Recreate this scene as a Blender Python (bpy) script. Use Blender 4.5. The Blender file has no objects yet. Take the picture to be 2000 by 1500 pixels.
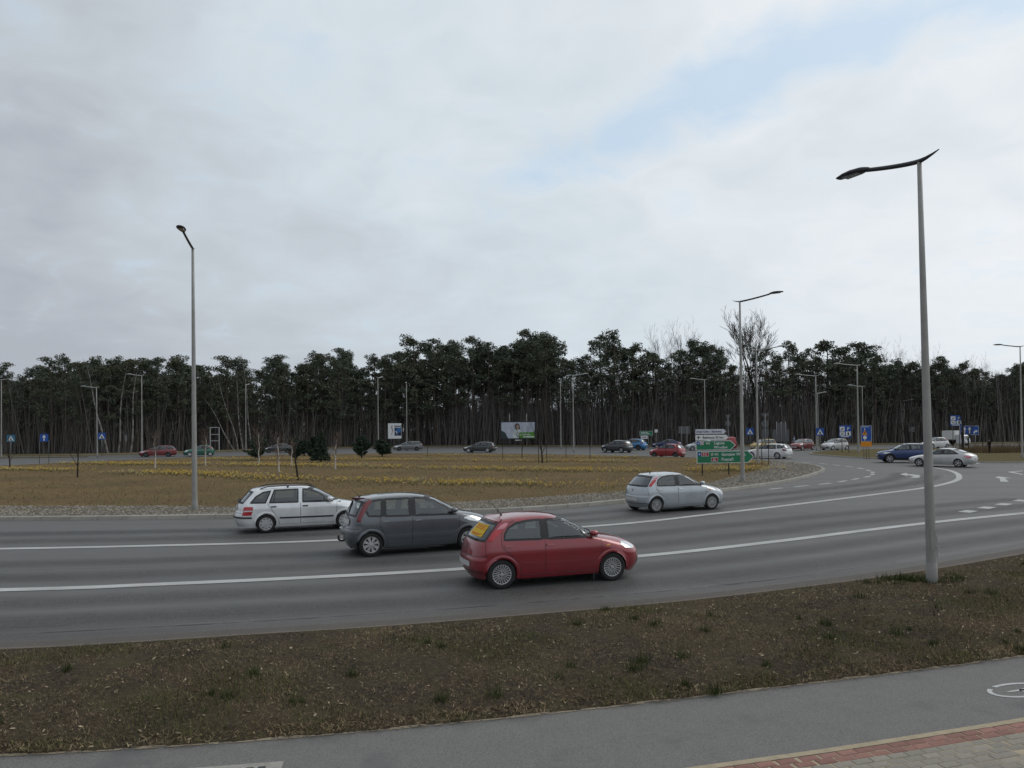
import bpy, math, random
import numpy as np
from mathutils import Vector, Matrix

sc = bpy.context.scene
C = sc.collection
R = math.radians
PI = math.pi

# ------------------------------------------------------------------ camera
cam_d = bpy.data.cameras.new('camera')
cam = bpy.data.objects.new('camera', cam_d)
C.objects.link(cam)
cam_d.sensor_width = 36.0
cam_d.lens = 27.0
cam_d.shift_y = 0.03275
cam_d.clip_start = 0.1
cam_d.clip_end = 2500.0
cam.matrix_world = (Matrix.Translation((0, 0, 3.2)) @ Matrix.Rotation(PI / 2 + 0.015, 4, 'X') @ Matrix.Rotation(-0.010, 4, 'Z'))
sc.camera = cam

# ------------------------------------------------------------------ world: broken overcast over a blue sky
SUN_EL, SUN_AZ = R(42), R(62)          # azimuth measured from +Y towards +X
world = bpy.data.worlds.new('World')
sc.world = world
world.use_nodes = True
nt = world.node_tree
nt.nodes.clear()
def N(t, **kw):
    n = nt.nodes.new(t)
    for k, v in kw.items():
        setattr(n, k, v)
    return n
def Lk(a, b):
    nt.links.new(a, b)
def wmath(op, a, b=None, c=None, clamp=False):
    n = N('ShaderNodeMath', operation=op)
    n.use_clamp = clamp
    for i, v in enumerate((a, b, c)):
        if v is None:
            continue
        if isinstance(v, (int, float)):
            n.inputs[i].default_value = v
        else:
            Lk(v, n.inputs[i])
    return n.outputs[0]
sky = N('ShaderNodeTexSky', sky_type='NISHITA')
sky.sun_disc = False
sky.sun_elevation = SUN_EL
sky.sun_rotation = SUN_AZ
sky.air_density = 1.0
sky.dust_density = 1.6
tc = N('ShaderNodeTexCoord')
sep = N('ShaderNodeSeparateXYZ')
Lk(tc.outputs['Generated'], sep.inputs[0])
dx, dy, dz = sep.outputs
zc = wmath('ADD', wmath('MAXIMUM', dz, 0.0), 0.30)
u = wmath('DIVIDE', dx, zc)
v = wmath('DIVIDE', dy, zc)
cmb = N('ShaderNodeCombineXYZ')
Lk(u, cmb.inputs[0]); Lk(v, cmb.inputs[1])
cmb.inputs[2].default_value = 3.7
def wnoise(scale, detail, rough, dist=0.0):
    n = N('ShaderNodeTexNoise')
    n.inputs['Scale'].default_value = scale
    n.inputs['Detail'].default_value = detail
    n.inputs['Roughness'].default_value = rough
    n.inputs['Distortion'].default_value = dist
    Lk(cmb.outputs[0], n.inputs['Vector'])
    return n.outputs[0]
n_mid = wnoise(2.3, 3, 0.5, 0.7)
n_fin = wnoise(7.0, 4, 0.55, 0.5)
# soft lumps of cloud, lighter towards the side where the sun hides
toward = wmath('ADD', wmath('ADD', wmath('MULTIPLY', dx, 0.80), wmath('MULTIPLY', dy, 0.25)), wmath('MULTIPLY', dz, 0.45))
tb = wmath('MULTIPLY_ADD', toward, 0.88, 0.19)
lump = wmath('ADD', wmath('MULTIPLY', wmath('SUBTRACT', n_mid, 0.5), 0.75), wmath('MULTIPLY', wmath('SUBTRACT', n_fin, 0.5), 0.38))
lump = wmath('MULTIPLY', lump, wmath('MULTIPLY_ADD', wmath('MINIMUM', wmath('MULTIPLY', dz, 3.0), 1.0), 0.75, 0.25))
tb = wmath('ADD', tb, lump, clamp=True)
ramp = N('ShaderNodeValToRGB')
ramp.color_ramp.elements[0].position = 0.0
ramp.color_ramp.elements[0].color = (0.42, 0.45, 0.50, 1)
ramp.color_ramp.elements[1].position = 1.0
ramp.color_ramp.elements[1].color = (0.865, 0.89, 0.915, 1)
e = ramp.color_ramp.elements.new(0.5)
e.color = (0.630, 0.700, 0.755, 1)
Lk(tb, ramp.inputs[0])
# a rift in the cloud layer where blue shows through, and thin places
band = wmath('ABSOLUTE', wmath('SUBTRACT', wmath('ADD', wmath('MULTIPLY', u, 0.625), wmath('MULTIPLY', v, 0.78)), 1.225))
rift = wmath('SUBTRACT', 1.0, wmath('DIVIDE', band, 0.15), clamp=True)
rift = wmath('MULTIPLY', rift, wmath('MULTIPLY_ADD', u, 2.6, 0.42, clamp=True))
rift = wmath('ADD', rift, wmath('MULTIPLY', wmath('SUBTRACT', n_fin, 0.53), 1.9))
rift = wmath('ADD', rift, wmath('MULTIPLY', wmath('SUBTRACT', n_mid, 0.5), 0.7))
rift = wmath('MULTIPLY', wmath('SUBTRACT', rift, 0.12), 1.5, clamp=True)
rift = wmath('MULTIPLY', rift, 0.85)
skym = N('ShaderNodeMixRGB', blend_type='MULTIPLY')
skym.inputs[0].default_value = 1.0
Lk(sky.outputs[0], skym.inputs[1])
skym.inputs[2].default_value = (0.10, 0.10, 0.10, 1)
veil = N('ShaderNodeMixRGB')
veil.inputs[0].default_value = 0.75
Lk(skym.outputs[0], veil.inputs[1])
veil.inputs[2].default_value = (0.60, 0.755, 0.90, 1)
mixs = N('ShaderNodeMixRGB')
Lk(rift, mixs.inputs[0])
Lk(ramp.outputs[0], mixs.inputs[1])
Lk(veil.outputs[0], mixs.inputs[2])
bg = N('ShaderNodeBackground')
Lk(mixs.outputs[0], bg.inputs[0])
bg.inputs[1].default_value = 1.03
wo = N('ShaderNodeOutputWorld')
Lk(bg.outputs[0], wo.inputs[0])

# ------------------------------------------------------------------ sun behind the clouds
sun_d = bpy.data.lights.new('sun', 'SUN')
sun_d.energy = 0.6
sun_d.angle = R(24)
sun_d.color = (1.0, 0.96, 0.90)
sun = bpy.data.objects.new('sun', sun_d)
C.objects.link(sun)
sv = Vector((math.sin(SUN_AZ) * math.cos(SUN_EL), math.cos(SUN_AZ) * math.cos(SUN_EL), math.sin(SUN_EL)))
sun.rotation_euler = sv.to_track_quat('Z', 'Y').to_euler()
sun.location = (30, 10, 60)

sc.view_settings.view_transform = 'Standard'
sc.view_settings.look = 'None'
sc.view_settings.exposure = 0.0
sc.view_settings.gamma = 1.0
sc.view_settings.use_curve_mapping = False
sc.render.engine = 'CYCLES'
sc.cycles.max_bounces = 6
sc.cycles.transparent_max_bounces = 12
sc.cycles.caustics_reflective = False
sc.cycles.caustics_refractive = False

# ================================================================== helpers
random.seed(7)
rng = np.random.default_rng(11)

MATS = {}
def mat(name, col, rough=0.8, metal=0.0, spec=0.5, coat=0.0, noise=None, bump=None, island=0.0, back=None, streak=None, wear=None, trans=None):
    """noise=(scale, amount, colour2); bump=(scale, strength); island = brightness jitter for every loose piece"""
    if name in MATS:
        return MATS[name]
    m = bpy.data.materials.new(name)
    m.use_nodes = True
    t = m.node_tree
    b = t.nodes['Principled BSDF']
    b.inputs['Base Color'].default_value = (*col, 1)
    b.inputs['Roughness'].default_value = rough
    b.inputs['Metallic'].default_value = metal
    b.inputs['Specular IOR Level'].default_value = spec if rough < 0.9 else spec * 0.12
    b.inputs['Coat Weight'].default_value = coat
    b.inputs['Coat Roughness'].default_value = 0.06
    src = None
    co = t.nodes.new('ShaderNodeTexCoord')
    def nz(scale, det=6, rgh=0.6, vec=None):
        n = t.nodes.new('ShaderNodeTexNoise')
        n.inputs['Scale'].default_value = scale
        n.inputs['Detail'].default_value = det
        n.inputs['Roughness'].default_value = rgh
        t.links.new(vec or co.outputs['Object'], n.inputs['Vector'])
        return n
    def mixc(fac, a, bcol, blend='MIX'):
        x = t.nodes.new('ShaderNodeMixRGB')
        x.blend_type = blend
        if isinstance(fac, float):
            x.inputs[0].default_value = fac
        else:
            t.links.new(fac, x.inputs[0])
        for i, q in ((1, a), (2, bcol)):
            if isinstance(q, tuple):
                x.inputs[i].default_value = (*q, 1)
            else:
                t.links.new(q, x.inputs[i])
        return x.outputs[0]
    def ramp2(sock, lo, hi):
        r = t.nodes.new('ShaderNodeMapRange')
        r.inputs[1].default_value = lo
        r.inputs[2].default_value = hi
        t.links.new(sock, r.inputs[0])
        return r.outputs[0]
    cur = col
    if noise:
        for (s, lo, hi, c2) in noise:
            n = nz(s)
            cur = mixc(ramp2(n.outputs[0], lo, hi), cur, c2)
    if streak:
        (sx, sy, sz, lo, hi, c2) = streak
        mp = t.nodes.new('ShaderNodeMapping')
        mp.inputs['Scale'].default_value = (sx, sy, sz)
        t.links.new(co.outputs['Object'], mp.inputs[0])
        n = nz(1.0, 4, 0.55, mp.outputs[0])
        cur = mixc(ramp2(n.outputs[0], lo, hi), cur, c2)
    if island:
        g = t.nodes.new('ShaderNodeNewGeometry')
        r = t.nodes.new('ShaderNodeMapRange')
        r.inputs[3].default_value = 1 - island
        r.inputs[4].default_value = 1 + island
        t.links.new(g.outputs['Random Per Island'], r.inputs[0])
        cc = t.nodes.new('ShaderNodeCombineColor')
        for i in range(3):
            t.links.new(r.outputs[0], cc.inputs[i])
        cur = mixc(1.0, cur, cc.outputs[0], 'MULTIPLY')
    if back:
        g = t.nodes.new('ShaderNodeNewGeometry')
        cur = mixc(g.outputs['Backfacing'], cur, back)
    if not isinstance(cur, tuple):
        t.links.new(cur, b.inputs['Base Color'])
    if bump:
        n = nz(bump[0], 5, 0.65)
        bp = t.nodes.new('ShaderNodeBump')
        bp.inputs['Strength'].default_value = bump[1]
        bp.inputs['Distance'].default_value = bump[2] if len(bump) > 2 else 0.02
        t.links.new(n.outputs[0], bp.inputs['Height'])
        t.links.new(bp.outputs[0], b.inputs['Normal'])
    if wear:        # patchy wear showing the surface below
        n = nz(wear[0], 8, 0.7)
        tr = t.nodes.new('ShaderNodeBsdfTransparent')
        mx = t.nodes.new('ShaderNodeMixShader')
        t.links.new(ramp2(n.outputs[0], wear[1], wear[2]), mx.inputs[0])
        t.links.new(b.outputs[0], mx.inputs[1])
        t.links.new(tr.outputs[0], mx.inputs[2])
        t.links.new(mx.outputs[0], t.nodes['Material Output'].inputs[0])
    if trans:       # thin tinted pane: part see-through, part mirror
        tr = t.nodes.new('ShaderNodeBsdfTransparent')
        tr.inputs[0].default_value = (*trans, 1)
        mx = t.nodes.new('ShaderNodeMixShader')
        fr = t.nodes.new('ShaderNodeFresnel')
        fr.inputs[0].default_value = 1.55
        gl = t.nodes.new('ShaderNodeBsdfGlossy')
        gl.inputs['Roughness'].default_value = 0.03
        gl.inputs['Color'].default_value = (0.92, 0.96, 1, 1)
        ad = t.nodes.new('ShaderNodeMath'); ad.operation = 'MULTIPLY_ADD'
        ad.inputs[1].default_value = 1.6; ad.inputs[2].default_value = 0.03
        t.links.new(fr.outputs[0], ad.inputs[0])
        t.links.new(ad.outputs[0], mx.inputs[0])
        t.links.new(tr.outputs[0], mx.inputs[1])
        t.links.new(gl.outputs[0], mx.inputs[2])
        t.links.new(mx.outputs[0], t.nodes['Material Output'].inputs[0])
    MATS[name] = m
    return m

def link(name, me, parent=None):
    o = bpy.data.objects.new(name, me)
    C.objects.link(o)
    if parent is not None:
        o.parent = parent
    return o
def mesh(name, vs, fs, m, parent=None, smooth=False):
    me = bpy.data.meshes.new(name)
    me.from_pydata([tuple(p) for p in vs], [], fs)
    for mm in (m if isinstance(m, (list, tuple)) else [m]):
        me.materials.append(mm)
    if smooth:
        me.polygons.foreach_set('use_smooth', [True] * len(me.polygons))
    me.update()
    return link(name, me, parent)
def np_mesh(name, verts, k, m, parent=None):
    """verts: (n*k,3) array, each consecutive k vertices one face"""
    nf = len(verts) // k
    me = bpy.data.meshes.new(name)
    me.vertices.add(nf * k)
    me.vertices.foreach_set('co', np.asarray(verts, dtype=np.float32).ravel())
    me.loops.add(nf * k)
    me.loops.foreach_set('vertex_index', np.arange(nf * k, dtype=np.int32))
    me.polygons.add(nf)
    me.polygons.foreach_set('loop_start', np.arange(0, nf * k, k, dtype=np.int32))
    me.polygons.foreach_set('loop_total', np.full(nf, k, dtype=np.int32))
    me.materials.append(m)
    me.update(calc_edges=True)
    return link(name, me, parent)
def tag(o, label=None, cat=None, group=None, kind=None):
    if label: o['label'] = label
    if cat: o['category'] = cat
    if group: o['group'] = group
    if kind: o['kind'] = kind
    return o
def thing(name, label, cat, loc=(0, 0, 0), rz=0.0, group=None):
    o = link(name, None)
    o.location = loc
    o.rotation_euler = (0, 0, rz)
    return tag(o, label, cat, group)
def copy_tree(o, parent=None):
    c = o.copy()
    C.objects.link(c)
    c.parent = parent
    for ch in o.children:
        copy_tree(ch, c)
    return c

class MB:
    """collects simple shapes into one mesh"""
    def __init__(s):
        s.v = []; s.f = []
    def add(s, vs, fs):
        n = len(s.v)
        s.v += [tuple(p) for p in vs]
        s.f += [tuple(i + n for i in f) for f in fs]
    def box(s, x0, x1, y0, y1, z0, z1):
        s.add([(x0, y0, z0), (x1, y0, z0), (x1, y1, z0), (x0, y1, z0), (x0, y0, z1), (x1, y0, z1), (x1, y1, z1), (x0, y1, z1)],
              [(0, 3, 2, 1), (4, 5, 6, 7), (0, 1, 5, 4), (1, 2, 6, 5), (2, 3, 7, 6), (3, 0, 4, 7)])
    def bevbox(s, x0, x1, y0, y1, z0, z1, b):
        """box with chamfered upper and lower edges"""
        def ring(d, z):
            return [(x0 + d, y0 + d, z), (x1 - d, y0 + d, z), (x1 - d, y1 - d, z), (x0 + d, y1 - d, z)]
        vs = ring(b, z0) + ring(0, z0 + b) + ring(0, z1 - b) + ring(b, z1)
        fs = [(3, 2, 1, 0), (12, 13, 14, 15)]
        for k in range(3):
            for i in range(4):
                j = (i + 1) % 4
                fs.append((k * 4 + i, k * 4 + j, k * 4 + 4 + j, k * 4 + 4 + i))
        s.add(vs, fs)
    def tube(s, pts, rad, n=8, cap=True):
        pts = [Vector(p) for p in pts]
        vs = []; fs = []
        ref = Vector((0, 0, 1))
        for i, p in enumerate(pts):
            t = (pts[min(i + 1, len(pts) - 1)] - pts[max(i - 1, 0)])
            if t.length < 1e-9: t = Vector((0, 0, 1))
            t.normalize()
            rf = ref if abs(t.dot(ref)) < 0.92 else Vector((1, 0, 0))
            a = t.cross(rf).normalized(); b = t.cross(a)
            r = rad[i] if isinstance(rad, (list, tuple)) else rad
            for k in range(n):
                w = 2 * PI * k / n
                vs.append(p + a * (r * math.cos(w)) + b * (r * math.sin(w)))
        for i in range(len(pts) - 1):
            for k in range(n):
                l = (k + 1) % n
                fs.append((i * n + k, i * n + l, (i + 1) * n + l, (i + 1) * n + k))
        if cap:
            fs.append(tuple(range(n - 1, -1, -1)))
            fs.append(tuple(range((len(pts) - 1) * n, len(pts) * n)))
        s.add(vs, fs)
    def prism(s, poly, z0, z1):
        n = len(poly)
        s.add([(x, y, z0) for x, y in poly] + [(x, y, z1) for x, y in poly],
              [tuple(range(n - 1, -1, -1)), tuple(range(n, 2 * n))] + [(i, (i + 1) % n, n + (i + 1) % n, n + i) for i in range(n)])
    def plate(s, poly, y0, y1):
        """polygon in (x,z) extruded along y"""
        n = len(poly)
        s.add([(x, y0, z) for x, z in poly] + [(x, y1, z) for x, z in poly],
              [tuple(range(n)), tuple(range(2 * n - 1, n - 1, -1))] + [((i + 1) % n, i, n + i, n + (i + 1) % n) for i in range(n)])
    def build(s, name, m, parent=None, smooth=False):
        return mesh(name, s.v, s.f, m, parent, smooth)

def pip(p, poly):
    x, y = p
    c = False
    j = len(poly) - 1
    for i in range(len(poly)):
        xi, yi = poly[i]; xj, yj = poly[j]
        if (yi > y) != (yj > y) and x < (xj - xi) * (y - yi) / (yj - yi) + xi:
            c = not c
        j = i
    return c
def np_pip(P, poly):
    x, y = P[:, 0], P[:, 1]
    c = np.zeros(len(P), bool)
    j = len(poly) - 1
    for i in range(len(poly)):
        xi, yi = poly[i]; xj, yj = poly[j]
        if yi != yj:
            c ^= ((yi > y) != (yj > y)) & (x < (xj - xi) * (y - yi) / (yj - yi) + xi)
        j = i
    return c
def catmull(pts, step=0.5):
    """smooth open curve through 2-D points, resampled at even spacing"""
    P = [Vector((*p, 0)) for p in pts]
    P = [P[0] * 2 - P[1]] + P + [P[-1] * 2 - P[-2]]
    dense = []
    for i in range(1, len(P) - 2):
        a, b, c, d = P[i - 1], P[i], P[i + 1], P[i + 2]
        n = max(4, int((c - b).length / 0.1))
        for k in range(n):
            t = k / n
            dense.append(0.5 * ((2 * b) + (c - a) * t + (2 * a - 5 * b + 4 * c - d) * t * t + (3 * b - a - 3 * c + d) * t ** 3))
    dense.append(P[-2])
    out = [dense[0]]
    acc = 0.0
    for i in range(1, len(dense)):
        acc += (dense[i] - dense[i - 1]).length
        if acc >= step:
            out.append(dense[i]); acc = 0.0
    if acc > step * 0.3:
        out.append(dense[-1])
    return [(p.x, p.y) for p in out]
def normals2(pts):
    ns = []
    for i in range(len(pts)):
        a = pts[max(i - 1, 0)]; b = pts[min(i + 1, len(pts) - 1)]
        d = math.hypot(b[0] - a[0], b[1] - a[1]) or 1
        ns.append((-(b[1] - a[1]) / d, (b[0] - a[0]) / d))
    return ns
def offset2(pts, d):
    return [(p[0] + n[0] * d, p[1] + n[1] * d) for p, n in zip(pts, normals2(pts))]
def ribbon(name, pts, w, z, m, parent=None):
    a = offset2(pts, w / 2); b = offset2(pts, -w / 2)
    n = len(pts)
    return mesh(name, [(*p, z) for p in a] + [(*p, z) for p in b], [(i, n + i, n + i + 1, i + 1) for i in range(n - 1)], m, parent)
def sheet(name, poly, z, m, parent=None):
    return mesh(name, [(*p, z) for p in poly], [tuple(range(len(poly)))], m, parent)
def rnd(a, b):
    return random.uniform(a, b)

# ================================================================== setting: ground, roads, islands
M_soil = mat('forest_floor', (0.085, 0.070, 0.052), 1.0, noise=[(0.4, 0.4, 0.65, (0.11, 0.085, 0.055)), (6, 0.45, 0.7, (0.05, 0.042, 0.034))])
M_asph = mat('asphalt', (0.092, 0.089, 0.085), 0.66, spec=0.45,
             noise=[(0.22, 0.35, 0.68, (0.103, 0.101, 0.098)), (1.3, 0.42, 0.7, (0.080, 0.079, 0.078)), (160, 0.35, 0.75, (0.135, 0.131, 0.125))],
             streak=(0.05, 0.55, 1, 0.45, 0.75, (0.070, 0.069, 0.068)), bump=(260, 0.35, 0.006))
M_path = mat('path_asphalt', (0.128, 0.123, 0.114), 0.85,
             noise=[(0.5, 0.35, 0.68, (0.116, 0.112, 0.105)), (3, 0.42, 0.7, (0.142, 0.134, 0.124)), (110, 0.42, 0.66, (0.225, 0.215, 0.20)), (70, 0.5, 0.7, (0.080, 0.079, 0.077)), (1.1, 0.55, 0.7, (0.112, 0.110, 0.106))], bump=(220, 0.5, 0.006))
M_verge = mat('verge_soil', (0.085, 0.066, 0.042), 1.0,
              noise=[(0.55, 0.40, 0.62, (0.045, 0.038, 0.031)), (1.6, 0.5, 0.68, (0.085, 0.078, 0.040)), (14, 0.45, 0.7, (0.125, 0.095, 0.062)), (70, 0.5, 0.75, (0.035, 0.03, 0.025))], bump=(30, 0.9, 0.05))
M_lawn = mat('island_turf', (0.205, 0.140, 0.066), 1.0,
             noise=[(0.18, 0.4, 0.62, (0.135, 0.092, 0.050)), (0.5, 0.5, 0.7, (0.125, 0.108, 0.045)), (5, 0.45, 0.72, (0.10, 0.075, 0.04)), (35, 0.45, 0.75, (0.20, 0.155, 0.09))], bump=(20, 0.8, 0.06))
M_kerb = mat('concrete_kerb', (0.30, 0.285, 0.255), 0.9, noise=[(2.5, 0.4, 0.7, (0.22, 0.205, 0.18)), (40, 0.4, 0.75, (0.36, 0.345, 0.31))], bump=(90, 0.3, 0.004))
M_paint = mat('road_paint', (0.53, 0.53, 0.515), 0.75, noise=[(0.7, 0.38, 0.66, (0.36, 0.36, 0.35)), (6, 0.45, 0.7, (0.44, 0.44, 0.43)), (40, 0.45, 0.75, (0.40, 0.40, 0.39))], wear=(38, 0.57, 0.72))
DUST = [mat('road_edge_dust_%d' % i, (0.190, 0.163, 0.138), 1.0, noise=[(2, 0.4, 0.7, (0.160, 0.142, 0.122))], wear=(60.0, lo, lo + 0.25)) for i, lo in enumerate((0.48, 0.36, 0.27, 0.19))]
M_sandw = mat('edge_sand', (0.36, 0.30, 0.22), 1.0, noise=[(8, 0.4, 0.7, (0.25, 0.21, 0.155))], wear=(9, 0.48, 0.60))
M_sand = mat('joint_sand', (0.42, 0.35, 0.25), 1.0, noise=[(8, 0.4, 0.7, (0.32, 0.265, 0.19))], bump=(60, 0.5, 0.01))

sheet_pts = [(-900, -60), (900, -60), (900, 1500), (-900, 1500)]
tag(sheet('ground', sheet_pts, -0.06, M_soil), kind='structure')

NEAR = catmull([(-40, 10.6), (-24, 10.6), (-13, 10.8), (-7.6, 11.3), (-5.8, 11.6), (-4.0, 12.0), (-2.1, 12.4), (0, 13.0), (2.7, 13.85), (4.8, 14.7), (7.3, 15.85), (9.4, 16.95), (12.4, 18.7), (20, 23.2), (40, 33), (80, 49)], 0.5)
FAR = [(-170, 104), (-110, 108), (-74.5, 111), (-62, 110), (-53, 116), (-46, 126), (-36.6, 137), (-19.5, 145.0), (0, 141.3), (17.2, 130.5), (32.8, 125), (50.5, 126), (67, 126.4), (84, 126.4), (170, 126)]
tag(sheet('road', NEAR + FAR[::-1], 0.0, M_asph), kind='structure')

# --- near verge, a low grass strip between the road and the cycle path
PATH_TOP = catmull([(-30, 6.9), (-15, 7.1), (-8, 7.4), (-5.1, 7.7), (-2.7, 8.02), (0, 8.6), (3.1, 9.45), (7.0, 10.65), (12, 12.4), (25, 17.3), (60, 31)], 0.5)
PAVE = catmull([(-30, 3.6), (-12, 4.4), (-4, 5.75), (0, 6.8), (1.7, 7.27), (3.0, 7.62), (4.2, 7.98), (5.5, 8.38), (8, 9.2), (14, 11.4), (40, 21.5)], 0.5)
def verge_mesh():
    n = 300; k = 16
    a = catmull(NEAR, 0.05); b = catmull(PATH_TOP, 0.05)
    vs = []; fs = []
    xs = np.linspace(-22, 34, n)
    ax = np.array(a); bx = np.array(b)
    for x in xs:
        y1 = np.interp(x, ax[:, 0], ax[:, 1]) - 0.10; y0 = np.interp(x, bx[:, 0], bx[:, 1])
        for j in range(k + 1):
            t = j / k
            y = y0 + (y1 - y0) * t + (0.035 * math.sin(x * 7.1) * math.sin(x * 2.3 + 1) if j == 0 else 0)
            h = 0.055 + 0.10 * math.sin(PI * t) ** 0.8 + 0.030 * math.sin(x * 1.9 + t * 5) * math.sin(PI * t) + 0.02 * math.sin(x * 5.3 - t * 9) * math.sin(PI * t)
            vs.append((x, y, h if 0 < j < k else (0.012 if j == 0 else 0.075)))
    for i in range(n - 1):
        for j in range(k):
            q = i * (k + 1) + j
            fs.append((q, q + k + 1, q + k + 2, q + 1))
    return mesh('verge', vs, fs, M_verge, None, True)
verge = tag(verge_mesh(), kind='structure')
tag(mesh('cycle_path', [(*p, 0.004) for p in PAVE] + [(*p, 0.004) for p in PATH_TOP[::-1]], [tuple(range(len(PAVE) + len(PATH_TOP)))], M_path), kind='structure')
tag(ribbon('path_edge_sand', offset2(PATH_TOP, -0.015), 0.075, 0.009, M_sandw), kind='structure')
for i_, (o_, w_) in enumerate(((0.13, 0.26), (0.42, 0.32), (0.78, 0.40), (1.23, 0.50))):
    tag(ribbon('road_edge_dust', offset2(NEAR, o_), w_, 0.004, DUST[i_]), kind='structure')

# --- kerb stones
def stone_mesh(name, length, w, h, b, slope=0.0):
    m = MB()
    n = 6
    prof = [(-w / 2, -0.05), (-w / 2, h - b), (-w / 2 + b, h), (w / 2 - b - slope, h), (w / 2 - slope * 0.6, h - b), (w / 2, -0.05)]
    vs = [(-length / 2, y, z) for y, z in prof] + [(length / 2, y, z) for y, z in prof]
    fs = [tuple(range(5, -1, -1)), tuple(range(6, 12))] + [(i, i + 1, i + 7, i + 6) for i in range(5)]
    m.add(vs, fs)
    me = bpy.data.meshes.new(name)
    me.from_pydata(m.v, [], m.f)
    me.materials.append(M_kerb)
    return me
def kerb_row(pts, parent, me, z=0.0, jit=0.006):
    for i in range(len(pts) - 1):
        a = Vector((*pts[i], z)); b = Vector((*pts[i + 1], z))
        o = link('kerb_stone', me, parent)
        o.location = (a + b) / 2 + Vector((rnd(-jit, jit), rnd(-jit, jit), rnd(-jit, jit)))
        o.rotation_euler = (0, 0, math.atan2(b.y - a.y, b.x - a.x) + rnd(-0.004, 0.004))
        o.scale = ((b - a).length, 1, 1)
me_near = stone_mesh('kerb_near', 0.992, 0.12, 0.045, 0.012)
me_near.materials[0] = mat('old_kerb', (0.205, 0.178, 0.148), 1.0, noise=[(1.2, 0.4, 0.65, (0.13, 0.112, 0.09)), (30, 0.4, 0.7, (0.25, 0.22, 0.185))])
near_k = [p for p in catmull(NEAR, 1.0) if -13 < p[0] < 26]
kerb_row(offset2(near_k, -0.05), verge, me_near)

ISLAND = [(-30, 29.6), (-24, 28.7), (-19.0, 28.4), (-15.1, 28.3), (-11.4, 28.4), (-7, 28.75), (-2.0, 29.3), (0.3, 29.9), (3.8, 32.0), (10.0, 37.5), (13.9, 41.6), (17.1, 45.8), (20.4, 51.1), (22.5, 55.2), (23.9, 60.0), (24.3, 64.3), (24.0, 68.3), (22.6, 72.2), (18.5, 77.9), (12.0, 84.6), (6.0, 90.3), (-0.0, 95.0), (-14.0, 101.5), (-27.9, 100.5), (-37, 95.5), (-42.3, 89.5), (-47.8, 79.5), (-51.5, 69), (-52.5, 58), (-50, 47), (-42, 36)]
ISL = catmull(ISLAND + [ISLAND[0]], 1.0)
isl_in = offset2(ISL, 0.16)
island = tag(sheet('island', isl_in, 0.125, M_lawn), kind='structure')
me_isl = stone_mesh('kerb_island', 0.988, 0.32, 0.15, 0.02, 0.10)
i0 = 0
front_part = [p for p in ISL if (p[1] < 66 and p[0] > -27) or p[0] > 22]
front_part = ISL[:max(i for i, p in enumerate(ISL) if p[0] > 22.0 and p[1] < 74) + 1]
# kerb faces the road: outer side is to the right of the walking direction
kerb_row([(p[0], p[1]) for p in offset2(front_part, 0.16)[::-1]], island, me_isl, 0.0, 0.004)
m = MB()
back = ISL[len(front_part) - 1:]
a = offset2(back, 0.0); b = offset2(back, 0.32)
m.add([(*p, -0.03) for p in a] + [(*p, 0.15) for p in offset2(back, 0.06)] + [(*p, 0.15) for p in b],
      [(i, i + 1, len(a) + i + 1, len(a) + i) for i in range(len(a) - 1)] + [(len(a) + i, len(a) + i + 1, 2 * len(a) + i + 1, 2 * len(a) + i) for i in range(len(a) - 1)])
m.build('far_kerb', M_kerb, island)

# gravel bed inside the near kerb
M_gbed = mat('gravel_bed', (0.19, 0.165, 0.125), 1.0, noise=[(9, 0.4, 0.7, (0.12, 0.10, 0.075)), (0.4, 0.5, 0.7, (0.17, 0.15, 0.09))], bump=(25, 1.0, 0.08))
GIN = [(-34, 33), (-22.4, 32.9), (-17.7, 32.5), (-13.1, 32.0), (-9.5, 31.2), (-6, 31.6), (-2.2, 32.6), (2.3, 35.2), (6.4, 38.4), (10.4, 42.0), (13.0, 46.5), (16.0, 51.5), (18.5, 56.5), (20.6, 61.5), (22.2, 66.5), (22.0, 70)]
GIN_S = catmull(GIN, 0.8)
gout = [p for p in offset2(ISL, 0.30)][:len(front_part)]
gout = [p for p in gout if p[1] < 70 or p[0] < 10]
GPOLY = gout + GIN_S[::-1]
tag(sheet('gravel_bed', GPOLY, 0.134, M_gbed), kind='structure')
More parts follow.
